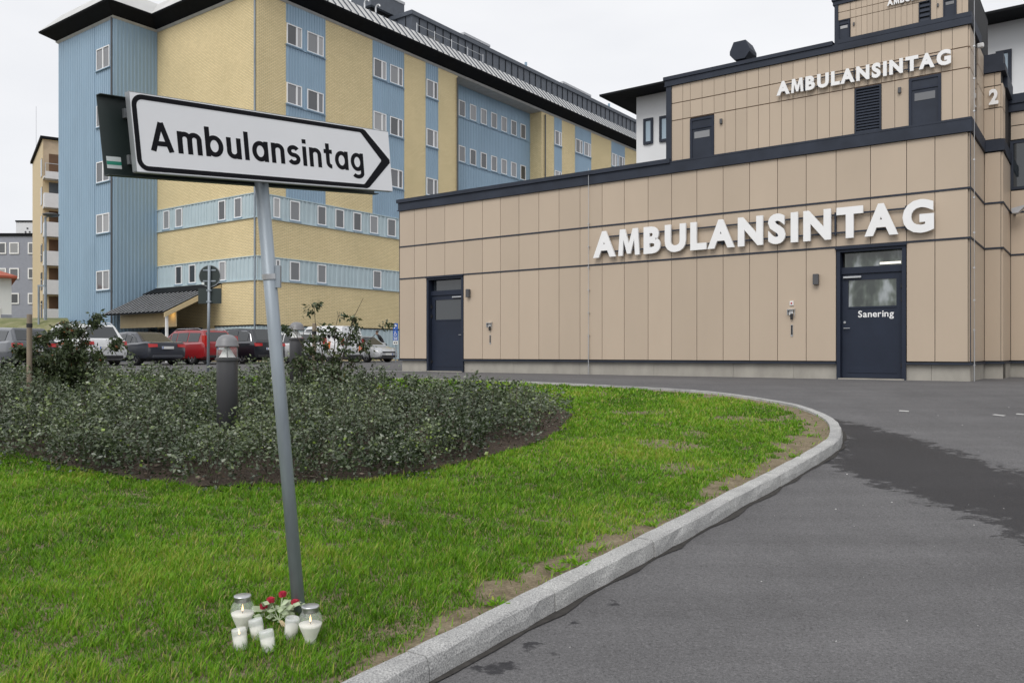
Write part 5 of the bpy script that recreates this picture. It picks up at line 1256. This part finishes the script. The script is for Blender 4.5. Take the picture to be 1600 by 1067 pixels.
for k in range(4): MB().tube(base + Vector((.004 * k, 0, 0)), base + Vector((.03 + .012 * k, -.05 - .006 * k, -.012)), .0022, n=5).build('stem_end', 'string', bq)

# grit and small stones on the asphalt
n = 170; P = np.column_stack([RNG.uniform(-.5, 9, n), RNG.uniform(2.4, 11, n)]); P = P[poly_dist(P, isl) < -.3]
gv_ = MB()
for x, y in P:
    r_ = random.choice([.003, .004, .004, .005, .009]); z = gz(y)
    gv_.add([(x - r_, y, z), (x, y - r_ * .8, z), (x + r_, y + r_ * .2, z), (x, y + r_, z), (x + r_ * .1, y, z + r_ * .9)], [(0, 1, 4), (1, 2, 4), (2, 3, 4), (3, 0, 4)])
tag(gv_.build('grit', 'granite'), 'small pale stones scattered on the asphalt', 'grit', kind='stuff')

# ------------------------------------------------------------------ plants
def leaves(centers, dirs, length, width, tint, fold=.25, rng=RNG):
    """n folded diamond leaves -> verts, quads(2 tris each), tint per vertex"""
    n = len(centers); d = dirs / np.linalg.norm(dirs, axis=1, keepdims=True)
    ref = rng.normal(size=(n, 3)); s = np.cross(d, ref); s /= np.linalg.norm(s, axis=1, keepdims=True); nn = np.cross(s, d)
    L = length[:, None]; Wd = width[:, None]
    base = centers; tip = centers + d * L; mid = centers + d * L * .45
    l = mid + s * Wd + nn * Wd * fold; r = mid - s * Wd + nn * Wd * fold
    V = np.stack([base, l, tip, r], 1).reshape(-1, 3); i0 = np.arange(n) * 4
    T = np.concatenate([np.stack([i0, i0 + 1, i0 + 2], 1), np.stack([i0, i0 + 2, i0 + 3], 1)])
    return V, T, np.repeat(tint, 4)
def vnoise(P, s, seed=0):
    return np.array([mnoise.noise(Vector((p[0] * s + seed, p[1] * s - seed, seed * .37))) for p in P])

# grass
isl_np = np.array(isl); bed_np = np.array(bed)
inner_np = np.array([tuple(p) for p in inner])
def near_kerb(P):
    d = np.full(len(P), 1e9)
    for a, b_ in zip(inner_np[:-1:2], inner_np[2::2]):
        if a[1] > 16 or a[1] < 1: continue
        ab = b_ - a; tt = np.clip(((P - a) @ ab) / max(ab @ ab, 1e-9), 0, 1); d = np.minimum(d, np.hypot(*(P - a - tt[:, None] * ab).T))
    return d
GV, GT, GC = [], [], []; off = 0
for ya, yb, dens, wdt in ((2.2, 3.4, 15000, .0022), (3.4, 4.6, 14000, .0024), (4.6, 6.2, 9500, .0030), (6.2, 8.5, 6000, .0042), (8.5, 11, 3600, .006), (11, 15.5, 1800, .009)):
    xl, xr = -.70 * yb - 1.0, .55 * yb + .6
    n = int((xr - xl) * (yb - ya) * dens)
    P = np.column_stack([RNG.uniform(xl, xr, n), RNG.uniform(ya, yb, n)])
    di = poly_dist(P, isl_np); P = P[di > -.005]
    db = poly_dist(P, bed_np); P = P[db < .04 * 0 - .0]
    dk = near_kerb(P)
    patch = vnoise(P, 1.1, 3.1) * .6 + vnoise(P, 4.0, 7.7) * .4; clump = vnoise(P, 9, 1.3)
    nearside = (P[:, 1] < 9.2)
    strip_w = np.where(nearside, .12 + .26 * patch + .14 * clump, .03)
    strip_w = np.where((P[:, 0] > 2.0), strip_w + .16, strip_w)
    keep = RNG.uniform(size=len(P)) < np.clip((dk - strip_w) / .07, .035, 1)
    bare = vnoise(P, 1.7, 12.0); keep &= ~((bare > .42) & (P[:, 0] > 1.2) & (RNG.uniform(size=len(P)) < .8))
    P = P[keep]; dk = dk[keep]; patch = patch[keep]; clump = clump[keep]
    n = len(P)
    if n == 0: continue
    h = RNG.uniform(.022, .055, n) * (1 + .75 * clump + .35 * patch); h = np.where(RNG.uniform(size=n) < .03, h * 1.5, h)
    az = RNG.uniform(0, 2 * np.pi, n); lean = RNG.uniform(.12, .75, n)
    dirv = np.column_stack([np.cos(az) * lean, np.sin(az) * lean, np.ones(n)]); dirv /= np.linalg.norm(dirv, axis=1, keepdims=True)
    sd = np.column_stack([-np.sin(az + .6), np.cos(az + .6), np.zeros(n)]) * (wdt * RNG.uniform(.7, 1.3, n))[:, None]
    b0 = np.column_stack([P, gzv(P[:, 1]) + LAWN_DZ - .004]); mid = b0 + dirv * (h * .55)[:, None]
    droop = np.column_stack([np.cos(az) * lean, np.sin(az) * lean, -.25 * np.ones(n)]) * (h * .35)[:, None]
    tip = b0 + dirv * h[:, None] + droop
    V = np.stack([b0 - sd, b0 + sd, mid - sd * .8, mid + sd * .8, tip], 1).reshape(-1, 3); i0 = np.arange(n) * 5 + off
    T = np.concatenate([np.stack([i0, i0 + 1, i0 + 3], 1), np.stack([i0, i0 + 3, i0 + 2], 1), np.stack([i0 + 2, i0 + 3, i0 + 4], 1)])
    yel = vnoise(P, .8, 21.0)
    tint = np.clip(.54 + .20 * RNG.normal(size=n) + .38 * patch + .18 * clump + .34 * yel, 0, .91); tint = np.where(RNG.uniform(size=n) < .05, .97, tint)
    GV.append(V); GT.append(T); GC.append(np.repeat(tint, 5)); off += n * 5
tag(from_np('grass', np.concatenate(GV), np.concatenate(GT), 'grass_blade', {'tint': np.concatenate(GC)}), 'lush green lawn grass', 'grass', kind='stuff')

# weeds along the kerb
wv, wt_, wc = [], [], []; o_ = 0
for px, py in ((868, 893), (890, 880), (905, 884), (932, 862), (1020, 822), (775, 945), (1075, 795), (1150, 740), (1165, 745), (1215, 705), (1230, 690), (1265, 682), (1240, 715), (1130, 765), (1190, 690)):
    c = spot(px, py); n = 34; a_ = RNG.uniform(0, 6.28, n); d = np.column_stack([np.cos(a_), np.sin(a_), RNG.uniform(.15, .9, n)])
    V, T, C = leaves(np.array(c)[None] + d * RNG.uniform(0, .03, n)[:, None] + RNG.normal(0, .012, (n, 3)) * [1, 1, 0], d, RNG.uniform(.02, .05, n), RNG.uniform(.004, .008, n), np.clip(RNG.normal(.6, .15, n), 0, .9))
    wv.append(V); wt_.append(T + o_); wc.append(C); o_ += len(V)
tag(from_np('weeds', np.concatenate(wv), np.concatenate(wt_), 'grass_blade', {'tint': np.concatenate(wc)}), 'small weeds in the bare soil along the kerb', 'weeds', kind='stuff')

# low shrubs filling the bed
HV, HT, HC = [], [], []; o_ = 0
TWG = MB()
pts = []
cand = np.column_stack([RNG.uniform(-17, 1.2, 9000), RNG.uniform(5.5, 19.5, 9000)])
cand = cand[(poly_dist(cand, bed_np) > np.where(cand[:, 0] > -.4, .15, -.07))]
cand = cand[np.abs(cand[:, 0]) < .72 * cand[:, 1] + 1.5]
for p in cand:
    md_ = .27 if p[1] < 10 else .36
    if all((p[0] - q[0]) ** 2 + (p[1] - q[1]) ** 2 > md_ * md_ for q in pts): pts.append(tuple(p))
for (x, y) in pts:
    g = gz(y) + LAWN_DZ; nb = mnoise.noise(Vector((x * .7, y * .7, 3))); hgt = (.35 + .17 * nb + random.uniform(-.09, .11)) * (1.12 if y < 10.5 else .98) * (.72 if x > -1.6 and y > 9.2 else 1); rad = random.uniform(.22, .32)
    if math.hypot(x - p1.x, y - 7.5) < .6 : hgt *= .8
    n = int((620 if y < 8 else 430 if y < 10.5 else 260 if y < 14 else 170) * random.uniform(.8, 1.15))
    # shoots rising from the base and spreading; leaves sit along them
    ns = 16; sa = RNG.uniform(0, 6.28, ns); sr = rad * np.sqrt(RNG.uniform(.05, 1.25, ns)); sh = hgt * (1.12 - .62 * (sr / rad) ** 2 * .8) * RNG.uniform(.8, 1.18, ns)
    k = RNG.integers(0, ns, n); u = RNG.uniform(.25, 1.0, n) ** .6
    cx_ = x + np.cos(sa[k]) * sr[k] * u ** .8 + RNG.normal(0, .022, n); cy_ = y + np.sin(sa[k]) * sr[k] * u ** .8 + RNG.normal(0, .022, n); cz_ = g + sh[k] * u + RNG.normal(0, .016, n)
    if y < 10.5:                                  # skirt: leaves that hang to the ground round the foot
        m_ = int(n * .34); a2 = RNG.uniform(0, 6.28, m_); r2 = rad * RNG.uniform(.75, 1.2, m_)
        cx_[:m_] = x + np.cos(a2) * r2; cy_[:m_] = y + np.sin(a2) * r2; cz_[:m_] = g + RNG.uniform(.02, .62, m_) * hgt
    cz_ = np.maximum(cz_, g + .02)
    d = np.column_stack([np.cos(sa[k]) * .5 + RNG.normal(0, .75, n), np.sin(sa[k]) * .5 + RNG.normal(0, .75, n), RNG.normal(.25, .45, n)])
    big_ = 1.0 if y < 9 else 1.25 if y < 13 else 1.6
    ln = RNG.uniform(.020, .040, n) * big_
    young = RNG.uniform() < .12; nb += random.uniform(-.55, .55); ln *= random.uniform(.8, 1.3)
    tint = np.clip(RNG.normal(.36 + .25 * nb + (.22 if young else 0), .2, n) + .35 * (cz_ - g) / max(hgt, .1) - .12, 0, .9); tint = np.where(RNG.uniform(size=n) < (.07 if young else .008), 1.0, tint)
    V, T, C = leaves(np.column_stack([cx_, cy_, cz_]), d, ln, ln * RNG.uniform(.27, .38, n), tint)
    HV.append(V); HT.append(T + o_); HC.append(C); o_ += len(V)
    if y < 11:
        for q in range(7): TWG.tube((x, y, g - .01), (x + math.cos(sa[q]) * sr[q], y + math.sin(sa[q]) * sr[q], g + sh[q] * .95), .0035, .0015, 3, False)
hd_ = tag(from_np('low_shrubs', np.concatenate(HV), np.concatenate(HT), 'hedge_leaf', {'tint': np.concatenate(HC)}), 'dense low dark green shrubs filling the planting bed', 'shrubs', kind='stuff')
tw_o = TWG.build('twigs', 'bark', hd_); tw_o['kind'] = 'stuff'
# bark chips on the mulch edge
n = 5200; P = np.column_stack([RNG.uniform(-6.5, 1.4, n), RNG.uniform(5.4, 10.5, n)]); dd_ = poly_dist(P, bed_np); P = P[(dd_ > -.05) & (dd_ < .55)]; n = len(P)
c3 = np.column_stack([P, gzv(P[:, 1]) + LAWN_DZ + .018 + RNG.uniform(0, .012, n)]); d = RNG.normal(size=(n, 3)) * [1, 1, .25]
V, T, C = leaves(c3, d, RNG.uniform(.02, .06, n), RNG.uniform(.005, .012, n), RNG.uniform(0, 1, n), 0)
m, t, b = new_mat('chip'); setp(b, None, .9); a = N(t, 'ShaderNodeAttribute', attribute_name='tint'); t.links.new(ramp(t, a.outputs['Fac'], [(0, (.035, .024, .017)), (.6, (.12, .085, .06)), (1, (.30, .25, .20))]), b.inputs['Base Color'])
tag(from_np('bark_chips', V, T, 'chip', {'tint': C}), 'bark chips along the edge of the planting bed', 'bark chips', kind='stuff')

# two young trees
def tree(loc, shoots, label, seed, leaf_n, lsize):
    rg = np.random.default_rng(seed); rd = random.Random(seed)
    r = tag(empty('young_tree', loc), label, 'tree', 'young trees in the planting bed')
    wood = MB(); C, D, S = [], [], []
    for (dx, dy, h, spread, dens) in shoots:
        b0 = Vector((dx * .15, dy * .15, -.05)); top = Vector((dx, dy, h)); pts_ = [b0.lerp(top, k / 6) + Vector((rd.uniform(-.02, .02), rd.uniform(-.02, .02), 0)) + Vector((dx, dy, 0)) * (-.18 * math.sin(math.pi * k / 6)) for k in range(7)]
        for k in range(6): wood.tube(pts_[k], pts_[k + 1], .013 * (1 - k / 7.5), .013 * (1 - (k + 1) / 7.5), 6, False)
        for q in range(int(14 * dens)):
            u = rd.uniform(.22, 1.0); kk = min(int(u * 6), 5); p = pts_[kk].lerp(pts_[kk + 1], u * 6 - kk)
            a_ = rd.uniform(0, 6.28); ln = spread * rd.uniform(.4, 1.0) * (1.15 - .5 * u); e = p + Vector((math.cos(a_) * ln, math.sin(a_) * ln, rd.uniform(-.05, .55) * ln))
            wood.tube(p, e, .005, .002, 4, False)
            m_ = int(leaf_n * rd.uniform(.6, 1.3))
            uu = rg.uniform(.15, 1.05, m_); c = np.array(p)[None] * (1 - uu[:, None]) + np.array(e)[None] * uu[:, None] + rg.normal(0, .03, (m_, 3))
            dv = rg.normal(0, .6, (m_, 3)) + np.array([math.cos(a_) * .5, math.sin(a_) * .5, -.55]); C.append(c); D.append(dv)
    C = np.concatenate(C); D = np.concatenate(D); n = len(C); L = rg.uniform(.6, 1.15, n) * lsize
    tint = np.clip(rg.normal(.45, .22, n), 0, .92); tint = np.where(rg.uniform(size=n) < .010, 1, tint)
    V, T, Cc = leaves(C, D, L, L * rg.uniform(.17, .26, n), tint, .3, rg)
    cr = from_np('crown', V, T, 'tree_leaf', {'tint': Cc}, r); cr['kind'] = 'stuff'
    wood.build('trunk', 'bark', r)
    return r
T1 = at(95, 580, 10.6); T2 = at(512, 590, 10.4)
tree((T1.x, 10.6, gz(10.6) + LAWN_DZ), [(.42, 0, 1.12, .30, 1.5), (.10, .1, .98, .34, 1.4), (-.22, 0, .88, .34, 1.5), (-.42, -.1, .72, .30, 1.2), (.65, .05, .78, .28, 1.2), (.1, -.2, .66, .36, 1.6), (.32, -.15, .80, .32, 1.4)], 'dark leafy young tree with a wooden stake at the left', 4, 74, .062)
tree((T2.x, 10.4, gz(10.4) + LAWN_DZ), [(-.18, 0, 1.27, .16, 1.2), (-.50, .05, 1.02, .18, 1.2), (.14, .05, 1.19, .14, .7), (.46, 0, 1.36, .20, 1.3), (.74, .05, 1.04, .16, .6), (-.05, -.1, .66, .24, 1.0), (-.38, -.1, .6, .26, 1.0), (.34, -.1, .58, .25, .8)], 'thin young tree with drooping leaves right of the leaning pole', 9, 30, .072)
def stake(px, y, ptop, label, r_=.032):
    s_ = tag(empty('tree_stake', (xof(px, y), y, gz(y) + LAWN_DZ)), label, 'stake', 'wooden tree stakes'); h = zof(ptop, y) - gz(y) - LAWN_DZ
    MB().lathe([(r_ * .9, -.1), (r_, .2), (r_ * .96, h - .01), (r_ * .8, h), (0, h)], 14).build('post', 'wood_stake', s_, True)
    MB().tube((0, 0, h * .86), (0, 0, h * .90), r_ * 1.08, n=14).build('tie', 'black_plastic', s_)
stake(46, 10.2, 491, 'pale wooden stake supporting the left young tree'); stake(491, 10.7, 505, 'wooden stake supporting the right young tree', .028)
